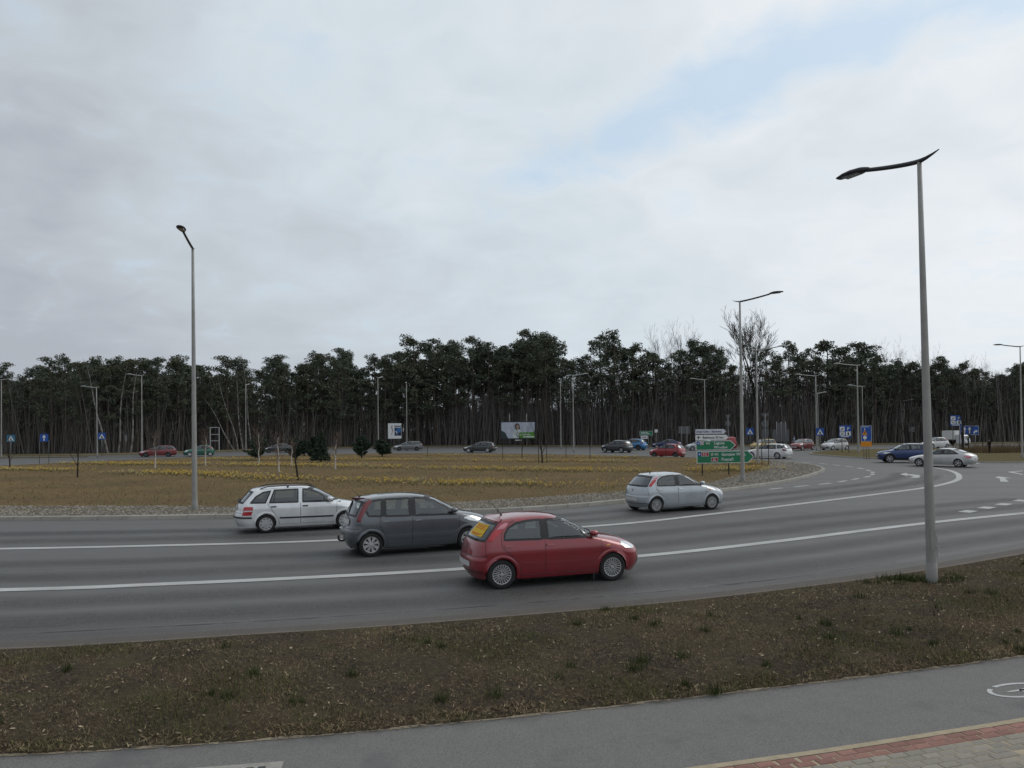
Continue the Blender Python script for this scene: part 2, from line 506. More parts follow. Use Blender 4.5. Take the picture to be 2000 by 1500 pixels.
def gravel():
    P = rng.uniform((-30, 28), (25, 70), (130000, 2))
    P = P[np_pip(P, GPOLY)]
    keep = rng.random(len(P)) < np.clip(34.0 / P[:, 1], 0.35, 1)
    P = P[keep][:22000]
    # leave bare patches
    s = np.sin(P[:, 0] * 0.9) * np.sin(P[:, 1] * 0.7 + 1) + rng.normal(0, 0.5, len(P))
    P = P[s > -0.75]
    n = len(P)
    r = rng.uniform(0.022, 0.062, (n, 1)) * (1 + 0.010 * (P[:, 1:2] - 28))
    ang = rng.uniform(0, 2 * PI, n)
    sx = r * rng.uniform(0.8, 1.5, (n, 1)); sy = r * rng.uniform(0.7, 1.1, (n, 1)); sz = r * rng.uniform(0.4, 0.8, (n, 1))
    ca, sa = np.cos(ang)[:, None], np.sin(ang)[:, None]
    def pt(x, y, z):
        return np.concatenate([P[:, 0:1] + ca * x * sx - sa * y * sy, P[:, 1:2] + sa * x * sx + ca * y * sy, 0.134 + z * sz], 1)
    V = [pt(1, .2, .2), pt(.3, 1, .35), pt(-.9, .5, .1), pt(-.7, -.8, .3), pt(.5, -.95, .1), pt(.1, 0, 1.15)]
    tris = []
    for i in range(5):
        tris += [V[i], V[(i + 1) % 5], V[5]]
        lo = V[i].copy(); lo[:, 2] = 0.12
        lo2 = V[(i + 1) % 5].copy(); lo2[:, 2] = 0.12
        tris += [lo, lo2, V[(i + 1) % 5], lo, V[(i + 1) % 5], V[i]]
    A = np.stack(tris, 1).reshape(-1, 3)
    return np_mesh('gravel', A, 3, mat('gravel_stone', (0.245, 0.222, 0.188), 0.9, island=0.55))
tag(gravel(), 'pale loose gravel stones along the kerb of the traffic island', 'gravel', kind='stuff')

def objrand(m, amt):
    """brightness jitter from object to object"""
    t = m.node_tree
    b = t.nodes['Principled BSDF']
    src = b.inputs['Base Color'].links[0].from_socket if b.inputs['Base Color'].links else None
    oi = t.nodes.new('ShaderNodeObjectInfo')
    r = t.nodes.new('ShaderNodeMapRange')
    r.inputs[3].default_value = 1 - amt; r.inputs[4].default_value = 1 + amt
    t.links.new(oi.outputs['Random'], r.inputs[0])
    cc = t.nodes.new('ShaderNodeCombineColor')
    for i in range(3): t.links.new(r.outputs[0], cc.inputs[i])
    x = t.nodes.new('ShaderNodeMixRGB'); x.blend_type = 'MULTIPLY'; x.inputs[0].default_value = 1
    if src: t.links.new(src, x.inputs[1])
    else: x.inputs[1].default_value = b.inputs['Base Color'].default_value
    t.links.new(cc.outputs[0], x.inputs[2])
    t.links.new(x.outputs[0], b.inputs['Base Color'])
    return m
objrand(M_kerb, 0.08)

# ------------------------------------------------------------------ painted markings
LINE1 = catmull([(-40, 14.6), (-22, 15.0), (-10.5, 15.8), (-7.6, 16.2), (-4.5, 16.8), (-1.2, 17.65), (3.1, 19.15), (7.0, 21.2), (10.9, 23.55), (14.1, 25.4), (16.4, 26.6), (19, 27.9), (26, 31.2), (50, 41)], 0.6)
LINE2 = catmull([(-45, 23.5), (-30, 21.6), (-20, 21.3), (-14.3, 21.45), (-10.2, 21.75), (-5.1, 22.5), (2.6, 25.1), (7.5, 28.4), (12.9, 32.5), (20.4, 38.6), (23.5, 41.7), (25.8, 44.6), (27.7, 47.7), (29.3, 50.8), (30.7, 54.3), (31.4, 57.5)], 0.6)
tag(ribbon('lane_line', LINE1, 0.34, 0.010, M_paint), kind='structure')
tag(ribbon('lane_line', LINE2, 0.32, 0.010, M_paint), kind='structure')
DASH = catmull([(12.4, 38.5), (13.9, 39.8), (15.6, 41.1), (17.3, 42.5), (18.7, 43.9), (20.1, 45.5), (21.5, 47.2), (22.6, 48.6), (23.7, 50.6), (24.7, 52.8), (25.4, 55.0), (25.9, 57.0), (26.2, 59.5), (26.3, 62.1), (26.2, 64.8), (25.8, 67.3), (25.0, 70)], 0.2)
k = 4
while k + 7 < len(DASH):
    tag(ribbon('lane_dash', DASH[k:k + 7], 0.24, 0.010, M_paint), kind='structure')
    k += 11
DASH2 = catmull([(16.4, 28.0), (18.3, 29.6), (20.2, 31.2), (22.4, 33.2), (25, 35.7)], 0.2)
k = 0
while k + 4 < len(DASH2):
    tag(ribbon('give_way_block', DASH2[k:k + 5], 0.42, 0.010, M_paint), kind='structure')
    k += 9
tag(sheet('road_arrow', [(25.23, 50.13), (26.41, 51.5), (25.88, 50.42), (25.87, 48.81), (24.52, 46.37), (24.2, 46.75), (25.15, 48.2), (25.25, 49.18), (24.75, 48.19)], 0.010, M_paint), kind='structure')
tag(sheet('road_arrow', [(28.86, 46.02), (29.71, 46.98), (29.43, 45.33), (28.98, 45.25), (27.4, 42.47), (27.1, 42.75), (28.59, 45.12)], 0.010, M_paint), kind='structure')
tag(sheet('hatch_line', [(33.0, 51.31), (34.95, 52.65), (34.5, 51.97), (33.33, 51.19), (32.4, 48.8), (31.91, 48.07)], 0.010, M_paint), kind='structure')
tag(ribbon('lane_line', [(34.9, 59.4), (39.0, 64.0)], 0.25, 0.010, M_paint), kind='structure')
tag(ribbon('lane_line', [(37.5, 57.5), (39.5, 56.0), (45, 53)], 0.25, 0.010, M_paint), kind='structure')

TRK = [mat('tyre_track_%d' % i, (0.080, 0.078, 0.076), 0.64, noise=[(0.35, 0.4, 0.62, (0.096, 0.094, 0.091))], wear=(70, lo, lo + 0.55)) for i, lo in enumerate((0.02, 0.02, 0.02))]
M_joint = mat('tar_joint', (0.035, 0.035, 0.035), 0.6, wear=(3.0, 0.45, 0.6))
LANE_N = [(a_[0], a_[1]) for a_ in offset2(LINE1, -2.1)]
for base, off in ((LINE1, -1.35), (LINE1, -2.95), (LINE1, 1.45), (LINE1, 3.25), (LINE2, 1.5), (LINE2, 3.3)):
    cv = [p for p in offset2(base, off) if -28 < p[0] < (27 if off < 0 or base is LINE2 else 22) and p[1] < 52]
    for w_, k_ in ((1.30, 0), (0.90, 1), (0.50, 2)):
        tag(ribbon('tyre_track', cv, w_, 0.0045 + 0.0008 * k_, TRK[k_]), kind='structure')
tag(ribbon('tar_joint', [p for p in offset2(LINE1, 2.35) if -26 < p[0] < 20], 0.035, 0.0075, M_joint), kind='structure')
tag(ribbon('tar_joint', [p for p in offset2(LINE1, -3.75) if -10 < p[0] < 9], 0.03, 0.0075, M_joint), kind='structure')
tag(ribbon('tar_joint', catmull([(21.8, 43.6), (21.0, 41.6), (19.4, 39.6), (17.0, 37.2)], .5), 0.05, 0.0075, mat('pale_joint', (.17, .168, .16), .9, wear=(2.0, .5, .65))), kind='structure')
# patched rectangle with tarred edge
for q_ in ([(-9.2, 12.6), (-7.4, 12.85), (-7.5, 13.7), (-9.3, 13.45)], [(4.2, 15.6), (5.6, 16.2), (5.3, 16.85), (3.9, 16.25)]):
    tag(sheet('road_patch', q_, 0.0042, mat('asphalt_patch', (0.076, 0.075, 0.074), 0.7, noise=[(120, .4, .7, (.11, .108, .104))])), kind='structure')

# bicycle symbol on the cycle path (drawn long, as road symbols are)
def bike_symbol():
    m = MB()
    o = Vector((6.06, 9.27)); al = Vector((0.945, 0.327)); ac = Vector((0.327, -0.945))
    def P(uu, vv):
        q = o + ac * uu + al * vv
        return (q.x, q.y, 0.0085)
    def seg(a, b, w0, w1):
        d = (Vector(b) - Vector(a)).normalized(); n = Vector((-d.y, d.x))
        a = Vector(a); b = Vector(b)
        pts = [a + n * w0 / 2, b + n * w1 / 2, b - n * w1 / 2, a - n * w0 / 2]
        m.add([P(*p) for p in pts], [(0, 1, 2, 3)])
    for cu in (0.0, 0.52):
        vs = []; fs = []
        n = 40
        for i in range(n):
            w = 2 * PI * i / n
            for rr in (1.0, 0.78):
                vs.append(P(cu + 0.225 * rr * math.cos(w), 0.45 * (rr if rr == 1 else 0.86) * math.sin(w)))
        gaps = (3, 4, 23, 24)
        for i in range(n):
            if i in gaps: continue
            j = (i + 1) % n
            fs.append((2 * i, 2 * j, 2 * j + 1, 2 * i + 1))
        m.add(vs, fs)
    seg((0.0, -0.20), (0.02, 0.34), 0.02, 0.10); seg((0.0, 0.0), (0.30, 0.05), 0.05, 0.07); seg((0.30, 0.05), (0.18, 0.62), 0.06, 0.06); seg((0.0, 0.0), (0.18, 0.55), 0.05, 0.05)
    seg((0.32, 0.10), (0.58, 0.62), 0.06, 0.06); seg((0.19, 0.60), (0.57, 0.60), 0.06, 0.06); seg((0.72, 0.0), (0.55, 0.85), 0.06, 0.06)
    seg((0.10, 0.72), (0.27, 0.72), 0.09, 0.06); seg((0.50, 0.85), (0.66, 0.92), 0.07, 0.05)
    return m.build('bicycle_marking', M_paint)
tag(bike_symbol(), kind='structure')

# ------------------------------------------------------------------ block paving at the lower right
pv = tag(mesh('pavement', [(*p, 0.0005) for p in offset2(PAVE, -3.5)] + [(*p, 0.0005) for p in PAVE[::-1]], [tuple(range(2 * len(PAVE)))], M_sand), kind='structure')
tag(ribbon('paving_sand_strip', offset2([p for p in PAVE if -2 < p[0] < 12], -0.03), 0.085, 0.0075, M_sand), kind='structure')
def brick_mesh(name, m):
    b = MB(); b.bevbox(-0.098, 0.098, -0.048, 0.048, -0.06, 0.0, 0.005)
    me = bpy.data.meshes.new(name); me.from_pydata(b.v, [], b.f); me.materials.append(m); return me
M_red = objrand(mat('paver_red', (0.295, 0.165, 0.135), 0.9, noise=[(6, 0.4, 0.7, (0.235, 0.128, 0.108)), (90, 0.45, 0.75, (0.32, 0.19, 0.155))], bump=(140, 0.4, 0.004)), 0.16)
M_grey = objrand(mat('paver_grey', (0.275, 0.250, 0.208), 0.9, noise=[(5, 0.4, 0.7, (0.235, 0.208, 0.172)), (90, 0.45, 0.75, (0.34, 0.32, 0.285))], bump=(140, 0.4, 0.004)), 0.10)
b_red = brick_mesh('brick_red', M_red); b_grey = brick_mesh('brick_grey', M_grey)
PF = catmull([p for p in PAVE if -6 < p[0] < 20], 0.01)
rest = {True: MB(), False: MB()}
for row in range(24):
    line = offset2(PF, -(0.125 + 0.1035 * row))
    acc = 0.10 if row % 2 else 0.0
    if row >= 2: acc += 0.05
    prev = line[0]; dist = 0.0; step = 0.2035
    for i in range(1, len(line)):
        p = line[i]
        dist += math.hypot(p[0] - prev[0], p[1] - prev[1]); prev = p
        if dist >= acc + step:
            acc += step
            q = line[max(0, i - 10)]
            rz_ = math.atan2(p[1] - line[i - 5][1], p[0] - line[i - 5][0]) + rnd(-0.012, 0.012)
            if row < 11 and 1.0 + 0.42 * row * 0.55 < p[0] < 6.9 - 0.06 * row:
                o = link('brick', b_red if row < 2 else b_grey, pv)
                o.location = (q[0], q[1], 0.006 + rnd(-0.003, 0.003))
                o.rotation_euler = (rnd(-0.01, 0.01), rnd(-0.01, 0.01), rz_)
            elif -3 < p[0] < 15:       # paving beyond the edge of the picture, one piece
                cr_, sr_ = math.cos(rz_), math.sin(rz_); zt = 0.006 + rnd(-0.003, 0.003)
                vs = [(q[0] + cr_ * x_ - sr_ * y_, q[1] + sr_ * x_ + cr_ * y_, z_) for z_, e_ in ((-0.004, 0.0), (zt - 0.005, 0.0), (zt, 0.005)) for x_, y_ in ((-.098 + e_, -.048 + e_), (.098 - e_, -.048 + e_), (.098 - e_, .048 - e_), (-.098 + e_, .048 - e_))]
                rest[row < 2].add(vs, [(k_ * 4 + j_, k_ * 4 + (j_ + 1) % 4, k_ * 4 + 4 + (j_ + 1) % 4, k_ * 4 + 4 + j_) for k_ in range(2) for j_ in range(4)] + [(8, 9, 10, 11)])
rest[True].build('red_paving', M_red, pv)['kind'] = 'stuff'
rest[False].build('grey_paving', M_grey, pv)['kind'] = 'stuff'
# drain frame set in the path at the lower edge
dr = thing('drain_cover', 'pale concrete drain frame set in the cycle path', 'drain', (-2.80, 7.03, 0), R(9))
m = MB(); m.bevbox(-0.62, 0.62, -0.36, 0.36, -0.05, 0.012, 0.006); m.build('frame', M_kerb, dr)
m = MB()
for i in range(9):
    m.box(-0.48 + i * 0.11, -0.41 + i * 0.11, -0.26, 0.26, 0.0, 0.016)
m.build('grate', mat('cast_iron', (0.05, 0.05, 0.05), 0.6, 0.6), dr)

# ------------------------------------------------------------------ other verges
M_dry = mat('dry_verge', (0.20, 0.165, 0.10), 1.0, noise=[(0.3, 0.4, 0.65, (0.16, 0.135, 0.075)), (3, 0.45, 0.7, (0.13, 0.115, 0.06))], bump=(8, 0.8, 0.1))
M_rverge = mat('splitter_turf', (0.130, 0.112, 0.052), 1.0, noise=[(0.3, 0.4, 0.65, (0.115, 0.085, 0.045)), (4, 0.45, 0.72, (0.085, 0.075, 0.035)), (30, 0.5, 0.75, (0.17, 0.14, 0.075))], bump=(15, 0.8, 0.06))
FARS = catmull(FAR, 2.0)
fo = offset2(FARS, 9.0)
nf = len(FARS)
tag(mesh('far_verge', [(*p, 0.10) for p in FARS] + [(*p, 0.12) for p in fo] + [(*p, -0.02) for p in offset2(FARS, -0.02)],
         [(i, i + 1, nf + i + 1, nf + i) for i in range(nf - 1)] + [(2 * nf + i, 2 * nf + i + 1, i + 1, i) for i in range(nf - 1)], M_dry), kind='structure')
SPLIT = [(33.0, 82), (33.6, 87), (36.9, 92.6), (43.4, 98.4), (51.1, 100.6), (62, 99), (90, 93), (130, 92), (130, 84), (80, 76), (60, 70), (47, 64.2), (41.8, 62.6), (38.5, 63.6), (36.6, 66.3), (34.8, 70.4), (33.2, 77)]
SPL = catmull(SPLIT + [SPLIT[0]], 1.0)
spi = offset2(SPL, -0.15)
split_isl = tag(sheet('splitter_island', [p for p in spi], 0.13, M_rverge), kind='structure')
m = MB()
n = len(SPL)
cc = (sum(p[0] for p in SPL) / n, sum(p[1] for p in SPL) / n)
s_ = 1 if pip(offset2(SPL, 0.2)[5], SPL) else -1
if s_ > 0:
    bpy.data.objects.remove(split_isl)
    split_isl = tag(sheet('splitter_island', offset2(SPL, 0.15), 0.13, M_rverge), kind='structure')
m.add([(*p, -0.03) for p in SPL] + [(*p, 0.14) for p in offset2(SPL, 0.05 * s_)] + [(*p, 0.14) for p in offset2(SPL, 0.2 * s_)],
      [(i, i + 1, n + i + 1, n + i) for i in range(n - 1)] + [(n + i, n + i + 1, 2 * n + i + 1, 2 * n + i) for i in range(n - 1)])
m.build('kerb', M_kerb, split_isl)
# low kerbed median on the far left carriageway
med = [(-95, 92.5), (-67.5, 101.3), (-62, 102.0), (-56.5, 102.4), (-62, 103.4), (-68, 103.0), (-95, 95.5)]
mo = MB(); mo.prism(med, -0.02, 0.12); tag(mo.build('median', M_dry), kind='structure')

# ------------------------------------------------------------------ grass, litter and flowers
an, bn = np.array(NEAR), np.array(PATH_TOP)
def vt(P):
    y1 = np.interp(P[:, 0], an[:, 0], an[:, 1]) - 0.10; y0 = np.interp(P[:, 0], bn[:, 0], bn[:, 1])
    return (P[:, 1] - y0) / (y1 - y0)
def vz(P):
    t = np.clip(vt(P), 0, 1); x = P[:, 0]
    s = np.sin(PI * t)
    return 0.055 + 0.10 * s ** 0.8 + 0.030 * np.sin(x * 1.9 + t * 5) * s + 0.02 * np.sin(x * 5.3 - t * 9) * s - 0.012
def blades(P, z, lo, hi, wid, tilt_lo, tilt_hi):
    n = len(P)
    az = rng.uniform(0, 2 * PI, n); L = rng.uniform(lo, hi, n); ti = rng.uniform(tilt_lo, tilt_hi, n)
    w = rng.uniform(wid * 0.6, wid * 1.4, n)
    d = np.stack([np.cos(az) * np.sin(ti), np.sin(az) * np.sin(ti), np.cos(ti)], 1) * L[:, None]
    s = np.stack([-np.sin(az), np.cos(az), 0 * az], 1) * w[:, None] / 2
    b = np.stack([P[:, 0], P[:, 1], z], 1)
    return np.stack([b - s, b + s, b + d], 1).reshape(-1, 3)
def clump(P, sc_, seed):
    return np.sin(P[:, 0] * sc_ + seed) * np.sin(P[:, 1] * sc_ * 1.3 + seed * 2.1) + 0.6 * np.sin(P[:, 0] * sc_ * 2.7 + 1.7 * seed + P[:, 1] * sc_) * np.sin(P[:, 1] * sc_ * 3.1 - seed)
P = rng.uniform((-9.5, 7), (15, 20), (640000, 2)); t_ = vt(P)
P = P[(t_ > -0.02) & (t_ < 1.0)]; t_ = vt(P)
c1 = clump(P, 1.5, 0.4) + rng.normal(0, 0.4, len(P))
dry = P[c1 > -0.55][:170000]
tag(np_mesh('dry_grass', blades(dry, vz(dry), 0.03, 0.085, 0.010, 0.75, 1.5), 3, mat('dry_blade', (0.195, 0.140, 0.084), 1.0, noise=[(0.6, 0.42, 0.60, (0.095, 0.074, 0.050)), (2.2, 0.5, 0.7, (0.130, 0.112, 0.052)), (9, 0.5, 0.70, (0.32, 0.255, 0.16))], island=0.7)),
    'short dead grass on the verge beside the cycle path', 'grass', kind='stuff')
c2 = clump(P, 1.1, 2.2) + rng.normal(0, 0.35, len(P)) + 0.5 * (0.5 - t_)
gr = P[c2 > 0.70][:26000]
tag(np_mesh('green_grass', blades(gr, vz(gr), 0.03, 0.10, 0.009, 0.1, 1.0), 3, mat('green_blade', (0.098, 0.104, 0.040), 0.9, island=0.5)),
    'patches of fresh green grass on the verge', 'grass', kind='stuff')
lf = P[rng.random(len(P)) < 0.03][:5200]
def litter(P, z):
    n = len(P); az = rng.uniform(0, 2 * PI, n); L = rng.uniform(0.007, 0.024, n) * rng.choice([1, 1, 1.6], n); W = L * rng.uniform(0.25, 0.6, n)
    a = np.stack([np.cos(az), np.sin(az), rng.uniform(-.3, .5, n)], 1) * L[:, None]
    b = np.stack([-np.sin(az), np.cos(az), rng.uniform(-.2, .6, n)], 1) * W[:, None]
    c = np.stack([P[:, 0], P[:, 1], z + 0.022], 1)
    return np.stack([c - a, c - b * .8, c + a, c + b], 1).reshape(-1, 3)
tag(np_mesh('leaf_litter', litter(lf, vz(lf)), 4, mat('litter', (0.25, 0.20, 0.135), 0.9, island=0.6)), 'scattered dry leaves and chips on the verge', 'leaf litter', kind='stuff')
# darker tufts
tf = []
cand = P[(rng.random(len(P)) < 0.006)]
cand = cand[rng.random(len(cand)) < np.clip(0.85 - 0.8 * vt(cand), 0.1, 1)][:85]
for c in cand:
    nb = int(rng.integers(40, 110)); rr = rng.uniform(0.04, 0.13)
    q = c + rng.normal(0, rr * 0.5, (nb, 2))
    tf.append(blades(q, vz(q) - 0.01, 0.05, rr * 1.3 + 0.06, 0.009, 0.0, 0.8))
for _ in range(30):      # taller growth round the lamp post and along the kerb left of it
    c = np.array([8.0 + rng.normal(0, 0.55), 15.35 + rng.normal(0, 0.25)])
    q = c + rng.normal(0, 0.08, (60, 2))
    tf.append(blades(q, vz(q) - 0.01, 0.06, 0.17, 0.010, 0.0, 0.8))
tag(np_mesh('grass_tufts', np.concatenate(tf), 3, mat('tuft_blade', (0.050, 0.066, 0.024), 0.9, island=0.5)), 'darker green grass tufts on the verge', 'grass', kind='stuff')
# traffic island turf
P = rng.uniform((-48, 31), (24, 100), (150000, 2))
P = P[np_pip(P, isl_in) & ~np_pip(P, GPOLY)]
P = P[rng.random(len(P)) < np.clip((42 / P[:, 1]) ** 1.5, 0.12, 1)][:60000]
zz = np.full(len(P), 0.12)
tag(np_mesh('island_grass', blades(P, zz, 0.05, 0.16, 0.028, 0.7, 1.45), 3, mat('island_blade', (0.215, 0.148, 0.068), 1.0, noise=[(0.12, 0.42, 0.6, (0.140, 0.098, 0.052)), (0.3, 0.5, 0.65, (0.138, 0.124, 0.048))], island=0.35)),
    'short brown winter grass covering the traffic island', 'grass', kind='stuff')
BANDS = [([(-46, 66.5), (-40.4, 64.4), (-36.8, 62.6), (-34.2, 62.3)], 1.5, 1.0), ([(-30.8, 58.5), (-27.5, 57.6), (-21.9, 54.8), (-18.0, 51.8), (-14.0, 48.3), (-11.3, 46.9), (-7.2, 45.0), (-4.4, 43.5), (-1.2, 42.3), (1.2, 41.8)], 2.0, 1.0),
         ([(-46, 78.5), (-40.1, 75.1), (-32.4, 72.5), (-25.7, 70.1), (-19.7, 67.4), (-16.0, 66.2), (-12.8, 64.1), (-8.1, 60.8), (-3.9, 58.6), (0, 57.0), (3.6, 55.2), (9.5, 53.0)], 2.3, 1.0),
         ([(-35.0, 86.5), (-27.2, 82.0), (-15.8, 78.8), (-5.0, 74.4), (-1.0, 72.4), (4.7, 70.3), (11.2, 67.0)], 1.6, 0.7), ([(-10.3, 90.1), (-4.7, 87.0), (2.7, 82.6), (12.5, 77.5)], 1.8, 0.45),
         ([(1.4, 40.3), (3.0, 40.5), (5.9, 40.9), (9, 42.6)], 1.7, 0.55), ([(12.2, 53.2), (14.5, 53.2), (16.6, 54.2), (17.6, 56)], 2.2, 1.1), ([(15.0, 64.3), (18.8, 62.8), (20, 63)], 2.0, 0.8)]
fp = []
for pts, w, dens in BANDS:
    cv = catmull(pts, 0.2)
    ns = normals2(cv)
    for p, nn in zip(cv, ns):
        dd = dens * (0.62 + 0.30 * math.sin(p[0] * 0.5 + p[1] * 0.35) + 0.2 * math.sin(p[0] * 1.7))
        for _ in range(int(max(0, dd) * w * 5.0 + random.random())):
            o_ = random.gauss(0, w * 0.50)
            fp.append((p[0] + nn[0] * o_ + rnd(-.1, .1), p[1] + nn[1] * o_ + rnd(-.1, .1)))
fp = np.array(fp)
fp = fp[np_pip(fp, isl_in)]
def flowers(P):
    n = len(P); h = rng.uniform(0.16, 0.30, n); az = rng.uniform(0, 2 * PI, n); s = rng.uniform(0.035, 0.070, n)
    c = np.stack([P[:, 0], P[:, 1], 0.12 + h], 1)
    out = []
    for k in range(2):
        a = np.stack([np.cos(az + k * 1.57), np.sin(az + k * 1.57), 0.35 * np.ones(n)], 1) * s[:, None]
        b = np.stack([0 * az, 0 * az, np.ones(n)], 1) * s[:, None] * 0.75
        out.append(np.stack([c - a, c - b, c + a, c + b], 1).reshape(-1, 3))
    return np.concatenate(out)
tag(np_mesh('daffodil_blossoms', flowers(fp), 4, mat('daffodil', (0.64, 0.47, 0.11), 0.8, noise=[(0.30, 0.50, 0.60, (0.56, 0.50, 0.26)), (0.45, 0.60, 0.68, (0.64, 0.36, 0.05))], island=0.35)), 'long bands of yellow daffodil blossoms across the traffic island', 'flowers', kind='stuff')
lp = np.repeat(fp, 3, axis=0) + rng.normal(0, 0.06, (len(fp) * 3, 2))
tag(np_mesh('daffodil_leaves', blades(lp, np.full(len(lp), 0.12), 0.10, 0.24, 0.022, 0.0, 0.6), 3, mat('daffodil_leaf', (0.125, 0.118, 0.050), 0.9, island=0.3)), 'thin green daffodil leaves in bands on the traffic island', 'flowers', kind='stuff')

# ================================================================== cars
M_tyre = mat('tyre_rubber', (0.018, 0.018, 0.019), 0.85)
M_black = mat('black_trim', (0.016, 0.016, 0.018), 0.5)
M_under = mat('underbody', (0.010, 0.010, 0.010), 1.0)
M_glass = mat('car_glass', (0.1, 0.1, 0.1), trans=(0.52, 0.57, 0.55))
M_dglass = mat('car_glass_dark', (0.1, 0.1, 0.1), trans=(0.22, 0.24, 0.24))
M_seat = mat('car_interior', (0.060, 0.062, 0.066), 0.9)
M_rim = mat('wheel_silver', (0.48, 0.48, 0.49), 0.45, 0.3, noise=[(9, 0.4, 0.7, (0.36, 0.35, 0.34))])
M_rimd = mat('wheel_dark', (0.020, 0.020, 0.021), 0.8)
M_rlamp = mat('tail_lamp_red', (0.42, 0.012, 0.020), 0.18, coat=0.6)
M_rlampd = mat('tail_lamp_dark_red', (0.16, 0.012, 0.018), 0.18, coat=0.6)
M_rlampp = mat('tail_lamp_pale', (0.62, 0.22, 0.26), 0.15, coat=0.6)
M_clamp = mat('lamp_clear', (0.72, 0.74, 0.76), 0.12, 0.3, coat=0.8)
M_amber = mat('lamp_amber', (0.6, 0.2, 0.03), 0.2, coat=0.5)
M_plate = mat('plate_white', (0.62, 0.62, 0.60), 0.6, noise=[(30, 0.45, 0.6, (0.36, 0.36, 0.36))])
M_chrome = mat('bright_trim', (0.6, 0.6, 0.6), 0.25, 0.9)

def paint(name, col, metal=0.35, rough=0.34):
    d = tuple(c * 0.72 + 0.012 for c in col)
    m = mat('paint_' + name, col, rough, metal, coat=1.0, noise=[(1.5, 0.45, 0.8, d)], back=(0.03, 0.03, 0.032))
    return m

class Pchip:
    def __init__(s, pts):
        s.x = [p[0] for p in pts]; s.y = [p[1] for p in pts]
        n = len(pts)
        h = [s.x[i + 1] - s.x[i] for i in range(n - 1)]
        d = [(s.y[i + 1] - s.y[i]) / h[i] for i in range(n - 1)]
        m = [d[0]] + [0 if d[i - 1] * d[i] <= 0 else 3 * (h[i - 1] + h[i]) / ((2 * h[i] + h[i - 1]) / d[i - 1] + (h[i] + 2 * h[i - 1]) / d[i]) for i in range(1, n - 1)] + [d[-1]]
        s.h, s.m = h, m
    def __call__(s, q):
        if q <= s.x[0]: return s.y[0]
        if q >= s.x[-1]: return s.y[-1]
        lo, hi = 0, len(s.x) - 1
        while hi - lo > 1:
            k = (lo + hi) // 2
            if s.x[k] <= q: lo = k
            else: hi = k
        h = s.h[lo]; t = (q - s.x[lo]) / h
        return (s.y[lo] * (1 + 2 * t) * (1 - t) ** 2 + h * s.m[lo] * t * (1 - t) ** 2 + s.y[lo + 1] * t * t * (3 - 2 * t) + h * s.m[lo + 1] * t * t * (t - 1))

class Shell:
    def __init__(s, sp):
        s.sp = sp
        s.F = Pchip([(z, x) for x, z in sp['front']]); s.Rr = Pchip([(z, x + sp.get('rshift', 0) * min(1, max(0, (-x - 1.1) / .4))) for x, z in sp['rear']])
        s.HW = Pchip(sp['hw']); s.LF = Pchip(sp['lf']); s.LR = Pchip(sp['lr'])
        s.top = sp['front'][-1][1]; s.belt = sp['belt']
        s.xm = sp.get('xm', 0.0); s.L2 = (sp['front'][2][0] - sp['rear'][2][0]) / 2
        s.xc = sp.get('xc', -0.3); s.bk = sp.get('bend', 0.05)
        s.n = sp.get('n', 2.5)
    def bend(s, x, q):
        w = (q - s.belt + 0.1) / (s.top - s.belt + 0.1)
        w = 0 if w < 0 else (1 if w > 1 else w * w * (3 - 2 * w))
        return -s.bk * ((x - s.xc) / 1.2) ** 2 * w
    def bar(s, x):
        return 1 - 0.035 * ((x - s.xm) / s.L2) ** 2
    def ends(s, q):
        xr, xf = s.Rr(q), s.F(q)
        ln = xf - xr
        return xr, xf, max(1e-4, min(s.LR(q), 0.46 * ln)), max(1e-4, min(s.LF(q), 0.46 * ln)), s.HW(q)
    def rear_q(s, ph, q):
        xr, xf, lr, lf, hw = s.ends(q)
        a = min(abs(ph), 90) * PI / 180; e = 2 / s.n
        x = xr + lr * (1 - math.cos(a) ** e) + max(0, abs(ph) - 90) / 90
        y = hw * math.sin(a) ** e * s.bar(x)
        return x, y if ph >= 0 else -y
    def front_q(s, ph, q):
        xr, xf, lr, lf, hw = s.ends(q)
        a = min(abs(ph), 90) * PI / 180; e = 2 / s.n
        x = xf - lf * (1 - math.cos(a) ** e) - max(0, abs(ph) - 90) / 90
        y = hw * math.sin(a) ** e * s.bar(x)
        return x, y if ph >= 0 else -y
    def side_y(s, x, q):
        xr, xf, lr, lf, hw = s.ends(q)
        v = 1.0
        if x < xr + lr: v = max(0, 1 - max(0, min(1, 1 - (x - xr) / lr)) ** s.n) ** (1 / s.n)
        elif x > xf - lf: v = max(0, 1 - max(0, min(1, 1 - (xf - x) / lf)) ** s.n) ** (1 / s.n)
        return hw * v * s.bar(x)
    def P(s, reg, a, z, side=1):
        q = z
        if reg == 'S':
            for _ in range(4): q = z - s.bend(a, q)
            return Vector((a, side * s.side_y(a, q), z))
        f = s.rear_q if reg == 'R' else s.front_q
        for _ in range(5):
            x, y = f(a, q); q = z - s.bend(x, q)
        x, y = f(a, q)
        return Vector((x, y * side, z))
    def PO(s, reg, a, z, side, off):
        e = 0.6 if reg != 'S' else 0.012
        p = s.P(reg, a, z, side)
        if off == 0: return p
        u = s.P(reg, a + e, z, side) - s.P(reg, a - e, z, side); w = s.P(reg, a, z + 0.01, side) - s.P(reg, a, z - 0.01, side)
        n = u.cross(w)
        if n.length < 1e-9: return p
        n.normalize()
        if n.dot(p - Vector((0, 0, 0.5))) < 0: n = -n
        return p + n * off

